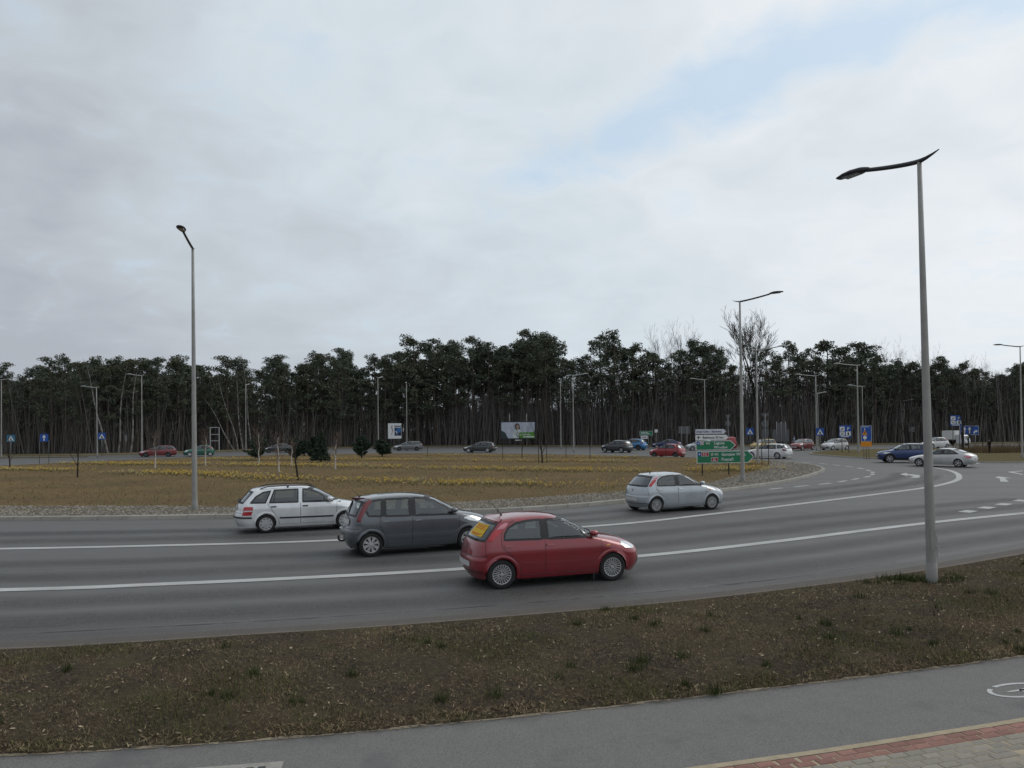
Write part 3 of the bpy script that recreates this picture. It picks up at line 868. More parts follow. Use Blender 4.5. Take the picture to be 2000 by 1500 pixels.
def zspan(poly, z):
    xs = []
    for i in range(len(poly)):
        (a0, z0), (a1, z1) = poly[i], poly[(i + 1) % len(poly)]
        if (z0 <= z < z1) or (z1 <= z < z0):
            xs.append(a0 + (a1 - a0) * (z - z0) / (z1 - z0))
    return (min(xs), max(xs)) if len(xs) > 1 else None
def patch(sh, reg, poly, side, off, nz=8, na=8):
    """clean-edged panel lying on the shell"""
    zs = sorted(set(round(p[1], 4) for p in poly))
    rows = []
    for i in range(len(zs) - 1):
        k = max(1, int((zs[i + 1] - zs[i]) / 0.05))
        rows += [zs[i] + (zs[i + 1] - zs[i]) * j / k for j in range(k)]
    rows.append(zs[-1])
    vs = []; fs = []; cnt = 0
    for i, z in enumerate(rows):
        zz = z + 1e-5 if i < len(rows) - 1 else z - 1e-5
        sp = zspan(poly, zz)
        if sp is None: sp = zspan(poly, zz - 2e-5) or zspan(poly, zz + 2e-4)
        if sp is None: continue
        for j in range(na + 1):
            vs.append(sh.PO(reg, sp[0] + (sp[1] - sp[0]) * j / na, z, side, off))
        cnt += 1
    for i in range(cnt - 1):
        for j in range(na):
            q = i * (na + 1) + j
            fs.append((q, q + 1, q + na + 2, q + na + 1))
    return vs, fs
def dens(poly, closed=True, step=0.05, sa=1.0):
    out = []
    n = len(poly)
    for i in range(n if closed else n - 1):
        a, b = poly[i], poly[(i + 1) % n]
        k = max(1, int(math.hypot((b[0] - a[0]) * sa, b[1] - a[1]) / step))
        out += [(a[0] + (b[0] - a[0]) * j / k, a[1] + (b[1] - a[1]) * j / k) for j in range(k)]
    if not closed: out.append(poly[-1])
    return out
def frame(sh, reg, poly, side, off, w_out, w_in, sa=1.0):
    """strip along a closed outline; sa converts the along-coordinate to metres"""
    pts = dens(poly, True, 0.05, sa)
    n = len(pts)
    area = sum(poly[i][0] * poly[(i + 1) % len(poly)][1] - poly[(i + 1) % len(poly)][0] * poly[i][1] for i in range(len(poly)))
    sg = 1 if area > 0 else -1
    vs = []; fs = []
    for i in range(n):
        a, b = pts[i - 1], pts[(i + 1) % n]
        tx, tz = (b[0] - a[0]) * sa, b[1] - a[1]
        l = math.hypot(tx, tz) or 1
        nx, nz = -tz / l * sg, tx / l * sg      # inward
        p = pts[i]
        vs.append(sh.PO(reg, p[0] - nx * w_out / sa, p[1] - nz * w_out, side, off))
        vs.append(sh.PO(reg, p[0] + nx * w_in / sa, p[1] + nz * w_in, side, off))
    for i in range(n):
        j = (i + 1) % n
        fs.append((2 * i, 2 * j, 2 * j + 1, 2 * i + 1))
    return vs, fs
def stripe(sh, reg, line, side, off, w, sa=1.0, thick=0.0):
    pts = dens(line, False, 0.05, sa)
    vs = []; fs = []
    for i, p in enumerate(pts):
        a, b = pts[max(0, i - 1)], pts[min(len(pts) - 1, i + 1)]
        tx, tz = (b[0] - a[0]) * sa, b[1] - a[1]
        l = math.hypot(tx, tz) or 1
        nx, nz = -tz / l, tx / l
        vs += [sh.PO(reg, p[0] - nx * w / 2 / sa, p[1] - nz * w / 2, side, off if not thick else 0.0), sh.PO(reg, p[0] - nx * w / 2 / sa, p[1] - nz * w / 2, side, off + thick),
               sh.PO(reg, p[0] + nx * w / 2 / sa, p[1] + nz * w / 2, side, off + thick), sh.PO(reg, p[0] + nx * w / 2 / sa, p[1] + nz * w / 2, side, off if not thick else 0.0)]
    for i in range(len(pts) - 1):
        for k in range(3):
            fs.append((4 * i + k, 4 * i + k + 1, 4 * i + 5 + k, 4 * i + 4 + k))
    return vs, fs

WHEELS = {}
def wheel_meshes(style, r):
    key = (style, r)
    if key in WHEELS: return WHEELS[key]
    def fin(name, b, m, smooth=False):
        me = bpy.data.meshes.new(name); me.from_pydata(b.v, [], b.f); me.materials.append(m)
        if smooth: me.polygons.foreach_set('use_smooth', [True] * len(me.polygons))
        return me
    n = 36
    rr = r * 0.66
    prof = [(rr, -0.085), (r * 0.80, -0.098), (r * 0.93, -0.095), (r * 0.985, -0.075), (r, -0.03), (r, 0.03), (r * 0.985, 0.075), (r * 0.93, 0.095), (r * 0.80, 0.098), (rr, 0.085)]
    t = MB(); vs = []; fs = []
    for i in range(n):
        w = 2 * PI * i / n
        for (q, y) in prof: vs.append((q * math.cos(w), y, q * math.sin(w)))
    k = len(prof)
    for i in range(n):
        j = (i + 1) % n
        for a in range(k - 1): fs.append((i * k + a, j * k + a, j * k + a + 1, i * k + a + 1))
    t.add(vs, fs)
    hub = MB()
    hub.add([(0, -0.045, 0)] + [(rr * 1.01 * math.cos(2 * PI * i / n), -0.045, rr * 1.01 * math.sin(2 * PI * i / n)) for i in range(n)], [(0, 1 + i, 1 + (i + 1) % n) for i in range(n)])
    rim = MB()
    def ring(r0, r1, y0, y1):
        vs = []; fs = []
        for i in range(n):
            w = 2 * PI * i / n
            vs += [(r0 * math.cos(w), y0, r0 * math.sin(w)), (r1 * math.cos(w), y1, r1 * math.sin(w))]
        for i in range(n):
            j = (i + 1) % n
            fs.append((2 * i, 2 * j, 2 * j + 1, 2 * i + 1))
        rim.add(vs, fs)
    def spoke(w, r0, r1, w0, w1, y0, y1, d=0.025):
        c, s_ = math.cos(w), math.sin(w)
        def p(rad, off, y): return (rad * c - off * s_, y, rad * s_ + off * c)
        rim.add([p(r0, -w0 / 2, y0), p(r1, -w1 / 2, y1), p(r1, w1 / 2, y1), p(r0, w0 / 2, y0), p(r0, -w0 / 2, y0 + d), p(r1, -w1 / 2, y1 + d), p(r1, w1 / 2, y1 + d), p(r0, w0 / 2, y0 + d)],
                [(0, 1, 2, 3), (0, 4, 5, 1), (3, 2, 6, 7), (1, 5, 6, 2)])
    def disc(r0, y):
        rim.add([(0, y - 0.008, 0)] + [(r0 * math.cos(2 * PI * i / 18), y, r0 * math.sin(2 * PI * i / 18)) for i in range(18)], [(0, 1 + i, 1 + (i + 1) % 18) for i in range(18)])
    if style == 'multi':
        ring(rr * 0.93, rr * 1.02, -0.084, -0.088)
        for i in range(20): spoke(2 * PI * i / 20, rr * 0.30, rr * 0.95, 0.013, 0.021, -0.080, -0.082)
        disc(rr * 0.20, -0.084)
        for i in range(4): spoke(2 * PI * i / 4 + .5, rr * 0.1, rr * 0.36, 0.03, 0.018, -0.078, -0.078)
    elif style == 'petal':
        ring(rr * 0.92, rr * 1.03, -0.086, -0.09)
        for i in range(8): spoke(2 * PI * i / 8 + .2, rr * 0.25, rr * 0.95, 0.040, 0.088, -0.09, -0.086)
        disc(rr * 0.30, -0.092)
    elif style == 'holes':
        ring(rr * 0.88, rr * 1.03, -0.086, -0.09); ring(rr * 0.0, rr * 0.62, -0.096, -0.092)
        for i in range(9): spoke(2 * PI * i / 9, rr * 0.5, rr * 0.92, 0.075, 0.075, -0.092, -0.088)
    else:
        ring(rr * 0.92, rr * 1.03, -0.086, -0.09)
        for i in range(5): spoke(2 * PI * i / 5 + .3, rr * 0.18, rr * 0.95, 0.075, 0.06, -0.075, -0.086)
        disc(rr * 0.26, -0.080)
    WHEELS[key] = (fin('wheel_hub', hub, M_rimd), fin('tyre', t, M_tyre, True), fin('rim', rim, M_rimdark if style == 'dark' else M_rim))
    return WHEELS[key]
M_rimdark = mat('wheel_grey', (0.10, 0.10, 0.105), 0.4, 0.5)

def orient(vs, fs):
    """turn every face away from the middle of the car"""
    vs = [Vector(p) for p in vs]
    out = []
    for f in fs:
        c = sum((vs[i] for i in f), Vector()) / len(f)
        n = (vs[f[1]] - vs[f[0]]).cross(vs[f[2]] - vs[f[1]]) if (vs[f[1]] - vs[f[0]]).length > 1e-7 else (vs[f[2]] - vs[f[1]]).cross(vs[f[-1]] - vs[f[2]])
        out.append(tuple(f) if n.dot(c - Vector((max(-1.1, min(1.1, c.x)) * .8, 0, .55))) >= 0 else tuple(reversed(f)))
    return vs, out
def car(name, label, sp, fw, rw, pt, near=False, group=None, interior=True, dark_rear=False, wheel='five', extra=None):
    """fw, rw: ground points under the front and rear wheels on the side nearest the viewer"""
    fw, rw = Vector((*fw, 0)), Vector((*rw, 0))
    d = (fw - rw).normalized()
    mid = (fw + rw) / 2
    nrm = Vector((-d.y, d.x, 0))
    if nrm.dot(mid) < 0: nrm = -nrm
    ctr = mid + nrm * (sp['track'] / 2 + 0.08)
    root = thing(name, label, 'car', tuple(ctr), math.atan2(d.y, d.x), group)
    sh = Shell(sp)
    H = sh.top
    # ----- shell grid
    nr, nm, nfc, dzs = (12, 70, 16, 0.028) if near else (6, 30, 8, 0.055)
    zk = sorted(set([p[1] for p in sp['front']] + [p[1] for p in sp['rear']] + [p[0] for p in sp['hw']]))
    qs = []
    for i in range(len(zk) - 1):
        k = max(1, int(math.ceil((zk[i + 1] - zk[i]) / dzs)))
        qs += [zk[i] + (zk[i + 1] - zk[i]) * j / k for j in range(k)]
    qs.append(zk[-1] - 1e-4)
    cols = [('R', 90 * i / nr) for i in range(nr)] + [('S', i / nm) for i in range(nm + 1)] + [('F', 90 - 90 * (i + 1) / nfc) for i in range(nfc)]
    nc = len(cols)
    V = []; info = []
    for q in qs:
        xr, xf, lr, lf, hw = sh.ends(q)
        for reg, a in cols:
            if reg == 'R': x, y = sh.rear_q(a, q)
            elif reg == 'F': x, y = sh.front_q(a, q)
            else:
                x = xr + lr + (xf - lf - xr - lr) * a; y = hw * sh.bar(x)
            V.append((x, y, q + sh.bend(x, q))); info.append((reg, a))
    sw = sp['windows']; R_a = sp['arch']
    wx = (sp['wf'], sp['wr']); wr = sp['wheel_r']
    holesF = sp['screen']; holesR = sp['hatch_glass']
    groups = {'body': []}
    doors = sp.get('doors', []) if near else []
    for i in range(len(doors)): groups[i] = []
    for j in range(len(qs) - 1):
        for i in range(nc - 1):
            ids = (j * nc + i, j * nc + i + 1, (j + 1) * nc + i + 1, (j + 1) * nc + i)
            cx = sum(V[k][0] for k in ids) / 4; cy = sum(V[k][1] for k in ids) / 4; cz = sum(V[k][2] for k in ids) / 4
            if cz < 0.85 and cy > 0.4 and any(math.hypot(cx - w, cz - wr) < R_a for w in wx): continue
            if cz < wr and cy > 0.4 and any(abs(cx - w) < R_a for w in wx): continue
            if cz > sp['belt'] - 0.15:
                reg = cols[i][0] if cols[i][0] != 'S' else cols[i + 1][0]
                if cols[i][0] == 'R' and all(pip((info[k][1] if info[k][0] == 'R' else 90, V[k][2]), holesR) for k in ids): continue
                if cols[i + 1][0] == 'F' and all(pip((info[k][1] if info[k][0] == 'F' else 90, V[k][2]), holesF) for k in ids): continue
                if cy > 0.3 and any(all(pip((V[k][0], V[k][2]), w['p']) for k in ids) for w in sw): continue
            g = 'body'
            for di, dp in enumerate(doors):
                if cy > 0.3 and pip((cx, cz), dp): g = di; break
            groups[g].append(ids)
    def part(pname, faces, sides, m_, parent):
        vs = []; fs = []
        for sd in sides:
            mp = {}
            for f in faces:
                ff = []
                for k in f:
                    if k not in mp:
                        mp[k] = len(vs); x, y, z = V[k]; vs.append((x, y * sd, z))
                    ff.append(mp[k])
                fs.append(tuple(ff) if sd < 0 else tuple(reversed(ff)))
        return mesh(pname, vs, fs, m_, parent, True)
    body = part('body', groups['body'], (1, -1), pt, root)
    door_o = {}
    for di in range(len(doors)):
        for sd in (1, -1):
            door_o[(di, sd)] = part('door', groups[di], (sd,), pt, root)
    def add(pname, vf, m_, parent=root, smooth=True):
        return mesh(pname, *orient(*vf), m_, parent, smooth)
    # ----- glass
    gin = 0.030 if near else 0.055
    trim = MB()
    for w in sw:
        for sd in (1, -1):
            pr_ = door_o.get((w.get('door', -1), sd), root)
            add('window', patch(sh, 'S', w['p'], sd, 0.003), M_dglass if w.get('dark') else M_glass, pr_)
            if near or True:
                trim.add(*frame(sh, 'S', w['p'], sd, 0.006, 0.014, gin))
    for pl in sp.get('pillars', []):
        for sd in (1, -1): trim.add(*patch(sh, 'S', pl, sd, 0.005, na=3))
    full = lambda poly: [(a, z) for a, z in poly] + []
    def mirror_poly(h):      # polygon given for one half, phi from 0
        return [(-a, z) for a, z in reversed(h)] + h
    zs = sorted(set(p[1] for p in holesF)); 
    add('windscreen', patch(sh, 'F', mirror_poly(sp['screen_half']), 1, 0.003, na=14), M_glass)
    add('rear_window', patch(sh, 'R', mirror_poly(sp['hatch_half']), 1, 0.003, na=14), M_dglass if dark_rear else M_glass)
    trim.add(*frame(sh, 'F', mirror_poly(sp['screen_half']), 1, 0.006, 0.012, gin * 1.1, 0.010))
    trim.add(*frame(sh, 'R', mirror_poly(sp['hatch_half']), 1, 0.006, 0.012, gin * 1.1, 0.010))
    trim.v, trim.f = orient(trim.v, trim.f); trim.build('window_trim', M_black, root, True)
    # ----- wheel arches and underbody
    well = MB()
    for w in wx:
        for sd in (1, -1):
            vs = []; fs = []
            ang = [R(a) for a in range(-25, 206, 10)]
            ang = [a for a in ang if wr + R_a * math.sin(a) > sp['front'][0][1] + 0.01]
            for a in ang:
                for rr_, off in ((R_a - 0.035, -0.012), (R_a - 0.03, 0.010), (R_a + 0.012, 0.012), (R_a + 0.045, 0.001)):
                    x = w + rr_ * math.cos(a); z = wr + rr_ * math.sin(a)
                    vs.append(sh.PO('S', x, max(z, sp['front'][0][1]), sd, off))
            for i in range(len(ang) - 1):
                for k in range(3): fs.append((4 * i + k, 4 * i + k + 1, 4 * i + 5 + k, 4 * i + 4 + k))
            mesh('arch_lip', *orient(vs, fs), sp.get('arch_mat') or pt, root, True)
            vs = []; fs = []
            ang = [R(a) for a in range(-10, 191, 12)]
            yo = sh.side_y(w, 0.6) - 0.03
            for a in ang:
                x = w + (R_a + 0.01) * math.cos(a); z = wr + (R_a + 0.01) * math.sin(a)
                vs += [(x, sd * yo, z), (x, sd * 0.42, z)]
            vs.append((w, sd * 0.42, wr)); c0 = len(vs) - 1
            for i in range(len(ang) - 1):
                fs.append((2 * i, 2 * i + 1, 2 * i + 3, 2 * i + 2)); fs.append((2 * i + 1, c0, 2 * i + 3))
            well.add(vs, fs)
    zb = sp['front'][0][1]
    xr0, xf0 = sp['rear'][0][0], sp['front'][0][0]
    well.box(xr0 + 0.12, xf0 - 0.15, -0.40, 0.40, zb - 0.01, zb + 0.25)
    well.box(sp['wr'] + R_a, sp['wf'] - R_a, -sh.HW(0.3) + 0.06, sh.HW(0.3) - 0.06, zb - 0.015, zb + 0.2)
    well.build('underbody', M_under, root)
    # ----- wheels
    hubm, tyrem, rimm = wheel_meshes(wheel, wr)
    for w in wx:
        for sd in (1, -1):
            o = link('wheel', hubm, root)
            o.location = (w, sd * (sp['track'] / 2 + 0.0), wr)
            o.rotation_euler = (0, rnd(0, 6.28), 0 if sd < 0 else PI)
            link('tyre', tyrem, o); link('rim', rimm, o)
    # ----- lamps
    for lp in sp['tail']:
        for sd in (1, -1):
            add('tail_light', patch(sh, lp.get('reg', 'R'), lp['p'], sd, lp.get('off', 0.010)), lp['m'])
    for lp in sp['head']:
        for sd in (1, -1):
            add('headlight', patch(sh, 'F', lp['p'], sd, 0.010), M_clamp)
    if 'plate' in sp:
        z = sp['plate']
        add('number_plate', patch(sh, 'R', [(-26, z - .05), (26, z - .05), (26, z + .06), (-26, z + .06)], 1, 0.016, na=6), M_plate)
    zg = sp.get('grille', 0.5)
    add('grille', patch(sh, 'F', [(-52, zg - .10), (52, zg - .10), (48, zg + .05), (-48, zg + .05)], 1, 0.006, na=8), M_black)
    add('number_plate', patch(sh, 'F', [(-26, zg - .06), (26, zg - .06), (26, zg + .05), (-26, zg + .05)], 1, 0.018, na=6), M_plate)
    # ----- mirrors
    mx, mz = sp['mirror']
    for sd in (1, -1):
        b = MB()
        p = sh.P('S', mx, mz, sd)
        y0 = p.y
        vs = []
        for ix, (fx, sx) in enumerate(((-0.05, 0.85), (0.02, 1.0), (0.09, 0.72), (0.12, 0.3))):
            for k in range(10):
                w = 2 * PI * k / 10
                vs.append((mx + fx, y0 + sd * (0.13 + 0.095 * sx * math.cos(w)), mz + 0.06 + 0.068 * sx * math.sin(w)))
        fs = [tuple(range(9, -1, -1)), tuple(range(30, 40))] + [(r_ * 10 + k, r_ * 10 + (k + 1) % 10, r_ * 10 + 10 + (k + 1) % 10, r_ * 10 + 10 + k) for r_ in range(3) for k in range(10)]
        b.add(vs, fs)
        if sd < 0: b.f = [tuple(reversed(f)) for f in b.f]
        mo = b.build('mirror', sp.get('mirror_mat') or pt, root, True)
        b = MB(); b.tube([(mx + 0.02, y0 - sd * 0.01, mz), (mx + 0.02, y0 + sd * 0.09, mz + 0.03)], 0.022, 6)
        b.build('mirror_arm', M_black, mo)
    # ----- seams, handles
    if near:
        for ln in sp.get('seams', []):
            for sd in (1, -1): mesh('panel_gap', *stripe(sh, 'S', ln, sd, 0.0022, 0.011), M_black, root)
        for ln in sp.get('rseams', []):
            mesh('panel_gap', *stripe(sh, 'R', ln + [(-a, z) for a, z in reversed(ln[:-1])] if ln[-1][0] == 0 else ln, 1, 0.0022, 0.012, 0.011), M_black, root)
            if ln[-1][0] != 0: mesh('panel_gap', *stripe(sh, 'R', ln, -1, 0.0022, 0.012, 0.011), M_black, root)
        for (di, hx, hz, hm) in sp.get('handles', []):
            for sd in (1, -1):
                o = add('handle', stripe(sh, 'S', [(hx - 0.085, hz), (hx + 0.085, hz + 0.005)], sd, 0.0, 0.034, 1.0, 0.028), hm or pt, door_o.get((di, sd), root))
    for st in sp.get('strips', []):
        if st.get('near') and not near: continue
        l_ = st['l']
        if st.get('reg') == 'R' and l_[-1][0] == 0:
            mesh(st['n'], *orient(*stripe(sh, 'R', l_ + [(-a, z) for a, z in reversed(l_[:-1])], 1, 0.0, st['w'], st.get('sa', 1.0), st.get('t', 0.014))), st['m'] or pt, root)
        else:
            for sd in (1, -1): mesh(st['n'], *orient(*stripe(sh, st.get('reg', 'S'), l_, sd, 0.0, st['w'], st.get('sa', 1.0), st.get('t', 0.014))), st['m'] or pt, root)
    # ----- interior
    if interior:
        b = MB(); zf = 0.30
        b.box(-1.35, 1.0, -0.62, 0.62, zf, zf + 0.16); b.build('cabin_floor', M_seat, root)
        for (x, y) in ((0.15, 0.36), (0.15, -0.36)):
            b = MB(); b.bevbox(x - 0.05, x + 0.45, y - 0.24, y + 0.24, 0.42, 0.62, 0.05)
            z1 = H - 0.46
            vs = [(x - .02, y - .24, .55), (x + .12, y - .24, .55), (x - .06, y - .22, z1), (x - .16, y - .22, z1), (x - .02, y + .24, .55), (x + .12, y + .24, .55), (x - .06, y + .22, z1), (x - .16, y + .22, z1)]
            b.add(vs, [(0, 1, 2, 3), (7, 6, 5, 4), (1, 5, 6, 2), (3, 2, 6, 7), (0, 3, 7, 4)])
            b.bevbox(x - .20, x - .10, y - .13, y + .13, z1 + .03, z1 + .20, 0.03)
            b.build('seat', M_seat, root)
        b = MB(); b.bevbox(-1.05, -0.55, -0.6, 0.6, 0.42, 0.60, 0.05)
        z1 = H - 0.52
        b.add([(-1.05, -.6, .55), (-.9, -.6, .55), (-1.1, -.58, z1), (-1.2, -.58, z1), (-1.05, .6, .55), (-.9, .6, .55), (-1.1, .58, z1), (-1.2, .58, z1)], [(0, 1, 2, 3), (7, 6, 5, 4), (1, 5, 6, 2), (3, 2, 6, 7), (0, 3, 7, 4)])
        for y in (-.36, .36): b.bevbox(-1.22, -1.13, y - .12, y + .12, z1, z1 + .14, 0.03)
        b.build('rear_bench', M_seat, root)
        b = MB()
        zd = sp['belt'] - 0.02
        b.add([(.72, -.66, zd - .25), (.72, .66, zd - .25), (.78, .66, zd), (.78, -.66, zd), (1.12, .62, zd), (1.12, -.62, zd)], [(0, 1, 2, 3), (3, 2, 4, 5)])
        b.build('dashboard', M_seat, root)
        if near:
            b = MB()
            pts = [(.60 - .06 * math.sin(w), .36 + .18 * math.cos(w), zd - .03 + .17 * math.sin(w)) for w in [2 * PI * i / 18 for i in range(19)]]
            b.tube(pts, 0.016, 6, False); b.build('steering_wheel', M_black, root)
    if extra: extra(root, sh, pt, H)
    return root

def antenna(x, lean=-0.18, ln=0.28):
    def f(root, sh, pt, H):
        b = MB()
        q = H
        z = H + sh.bend(x, H) - 0.012
        b.tube([(x, 0, z - 0.01), (x, 0, z + 0.03)], [0.035, 0.018], 8)
        b.tube([(x, 0, z + 0.02), (x + lean, 0, z + ln)], [0.006, 0.004], 5)
        b.build('antenna', M_black, root)
    return f
LFd = [(0.15, 0.55), (0.6, 0.60), (0.85, 0.95), (1.0, 0.65), (1.15, 0.40), (1.6, 0.40)]
LRd = [(0.15, 0.38), (0.6, 0.36), (0.95, 0.30), (1.6, 0.32)]

# ---- small five-door hatchback with a curved roof
PUNTO = dict(rshift=.09, front=[(1.98, .19), (2.05, .30), (2.09, .46), (2.08, .58), (2.03, .68), (1.90, .78), (1.66, .87), (1.35, .945), (1.08, 1.0), (.72, 1.19), (.36, 1.36), (.14, 1.435), (-.08, 1.472), (-.30, 1.487), (-.42, 1.49)],
             rear=[(-1.82, .21), (-1.91, .32), (-1.955, .46), (-1.955, .58), (-1.925, .67), (-1.90, .78), (-1.86, .90), (-1.79, 1.02), (-1.69, 1.17), (-1.58, 1.31), (-1.49, 1.40), (-1.36, 1.45), (-1.05, 1.476), (-.75, 1.487), (-.42, 1.49)],
             hw=[(.19, .775), (.30, .815), (.42, .832), (.55, .838), (.70, .842), (.78, .838), (.90, .815), (1.0, .785), (1.2, .705), (1.36, .625), (1.42, .575), (1.452, .50), (1.473, .39), (1.484, .25), (1.489, .11), (1.49, .0)],
             lf=LFd, lr=LRd, belt=.97, bend=.075, xc=-.25, wf=1.255, wr=-1.255, wheel_r=.305, arch=.355, track=1.45, mirror=(.80, 1.0), plate=.50, grille=.42,
             windows=[dict(p=[(-1.19, 1.0), (-.36, .985), (-.335, 1.385), (-.62, 1.375), (-.90, 1.335), (-1.08, 1.24), (-1.17, 1.12)], door=1), dict(p=[(-.235, .985), (.70, .975), (.70, 1.115), (.48, 1.235), (.24, 1.33), (.0, 1.378), (-.215, 1.386)], door=0), dict(p=[(.745, .975), (1.0, .97), (.745, 1.09)], dark=True)],
             pillars=[[(-.345, .985), (-.245, .985), (-.225, 1.388), (-.325, 1.388)]],
             screen=[(-1, 1.03), (76, 1.03), (74, 1.40), (-1, 1.42)], screen_half=[(76, 1.02), (73, 1.385), (40, 1.405), (0, 1.415)][::-1][::-1],
             hatch_glass=[(-1, .97), (62, .985), (66, 1.33), (-1, 1.36)], hatch_half=[(62, .985), (66, 1.33), (0, 1.355)],
             doors=[[(-.30, .28), (.86, .28), (1.02, .52), (1.04, 1.0), (.30, 1.36), (-.28, 1.42)], [(-.30, .28), (-.28, 1.42), (-.75, 1.40), (-1.12, 1.26), (-1.26, .98), (-1.02, .70), (-.86, .45), (-.80, .28)]],
             seams=[[(-.30, .28), (-.295, .97)], [(.86, .28), (.98, .52), (1.02, .95)], [(-1.25, 1.02), (-1.24, .86), (-1.02, .66), (-.88, .45), (-.82, .28)], [(-1.25, 1.02), (-1.21, 1.18), (-1.10, 1.30), (-.92, 1.385)]],
             rseams=[[(80, .69), (0, .66)], [(66, .99), (72, .85), (78, .69)]],
             handles=[(0, -.18, .865, None), (1, -1.10, .875, None)],
             strips=[dict(n='rubbing_strip', l=[(-.80, .50), (-.31, .49)], w=.055, m=None, t=.012), dict(n='rubbing_strip', l=[(-.29, .49), (.84, .49)], w=.055, m=None, t=.012), dict(n='sill', l=[(-.84, .235), (.86, .235)], w=.07, m=None, t=.02), dict(n='side_lamp', l=[(1.10, .79), (1.20, .79)], w=.035, m=M_amber, t=.012, near=True), dict(n='rear_spoiler', reg='R', l=[(70, 1.375), (30, 1.395), (0, 1.398)], w=.045, m=None, t=.018, sa=.010), dict(n='rear_wiper', reg='R', l=[(30, 1.0), (0, 1.005)], w=.025, m=M_black, t=.03, sa=.011), dict(n='bumper_groove', reg='R', l=[(84, .36), (0, .34)], w=.022, m=M_black, t=.003, sa=.011, near=True)],
             tail=[dict(p=[(68, 1.0), (86, .98), (93, 1.10), (96, 1.22), (78, 1.20), (72, 1.10)], m=M_rlamp), dict(p=[(78, 1.205), (96, 1.225), (98, 1.33), (90, 1.34), (82, 1.29)], m=M_rlampp)],
             head=[dict(p=[(44, .68), (60, .665), (72, .70), (66, .77), (50, .83), (40, .80), (39, .74)])])
# ---- tall compact hatch with lamps running up to the roof
NOTE = dict(rshift=.10, front=[(2.0, .20), (2.08, .32), (2.11, .5), (2.09, .64), (2.02, .76), (1.84, .88), (1.55, .965), (1.25, 1.03), (.88, 1.23), (.48, 1.42), (.22, 1.488), (-.05, 1.518), (-.25, 1.528), (-.4, 1.53)],
            rear=[(-1.86, .22), (-1.96, .36), (-2.0, .50), (-1.985, .64), (-1.93, .74), (-1.90, .86), (-1.865, 1.0), (-1.81, 1.14), (-1.74, 1.30), (-1.66, 1.44), (-1.54, 1.495), (-1.1, 1.518), (-.7, 1.527), (-.4, 1.53)],
            hw=[(.20, .785), (.32, .825), (.5, .842), (.68, .845), (.85, .838), (.96, .818), (1.05, .79), (1.25, .715), (1.40, .65), (1.46, .60), (1.495, .52), (1.515, .40), (1.525, .25), (1.529, .1), (1.53, 0)],
            lf=LFd, lr=[(.15, .40), (.7, .34), (1.0, .26), (1.6, .28)], belt=1.0, bend=.06, xc=-.35, wf=1.30, wr=-1.30, wheel_r=.305, arch=.36, track=1.46, mirror=(.86, 1.03), plate=.86, grille=.45,
            windows=[dict(p=[(-1.36, 1.02), (-1.02, 1.0), (-.985, 1.425), (-1.25, 1.40), (-1.50, 1.34)]), dict(p=[(-.93, 1.0), (-.29, .985), (-.275, 1.435), (-.90, 1.428)], door=1), dict(p=[(-.165, .985), (.98, .965), (.90, 1.06), (.62, 1.235), (.36, 1.36), (.10, 1.425), (-.145, 1.438)], door=0)],
            pillars=[[(-.285, .985), (-.17, .985), (-.155, 1.438), (-.27, 1.438)], [(-1.01, 1.0), (-.935, 1.0), (-.905, 1.43), (-.98, 1.43)]],
            screen=[(-1, 1.05), (76, 1.05), (74, 1.44), (-1, 1.46)], screen_half=[(76, 1.045), (73, 1.435), (40, 1.452), (0, 1.46)],
            hatch_glass=[(-1, 1.0), (58, 1.02), (60, 1.38), (-1, 1.40)], hatch_half=[(58, 1.02), (60, 1.38), (0, 1.40)],
            doors=[[(-.23, .28), (.90, .28), (1.06, .52), (1.08, 1.0), (.42, 1.40), (-.21, 1.46)], [(-.23, .28), (-.21, 1.46), (-.96, 1.45), (-1.10, 1.0), (-1.06, .75), (-.90, .45), (-.84, .28)]],
            seams=[[(-.23, .28), (-.225, .98)], [(.90, .28), (1.02, .52), (1.06, .98)], [(-1.05, 1.0), (-1.08, .80), (-.92, .48), (-.86, .28)]],
            rseams=[[(82, .72), (0, .69)]],
            handles=[(0, -.08, .87, None), (1, -.93, .88, None)],
            strips=[dict(n='rubbing_strip', l=[(-.84, .48), (-.24, .47)], w=.06, m=None, t=.012), dict(n='rubbing_strip', l=[(-.22, .47), (.88, .46)], w=.06, m=None, t=.012), dict(n='sill', l=[(-.88, .24), (.90, .24)], w=.07, m=None, t=.02), dict(n='side_lamp', l=[(1.17, .86), (1.23, .86)], w=.04, m=M_clamp, t=.012, near=True), dict(n='bumper_lip', reg='R', l=[(84, .60), (0, .60)], w=.05, m=None, t=.035, sa=.011)],
            tail=[dict(p=[(66, .90), (84, .88), (90, 1.05), (93, 1.22), (97, 1.40), (88, 1.42), (74, 1.34), (70, 1.12)], m=M_rlampd, off=.012), dict(reg='S', p=[(-1.66, 1.405), (-1.28, 1.438), (-1.28, 1.452), (-1.62, 1.455)], m=M_rlampd, off=.010)],
            head=[dict(p=[(52, .74), (70, .72), (80, .80), (78, .88), (60, .90), (50, .82)])])
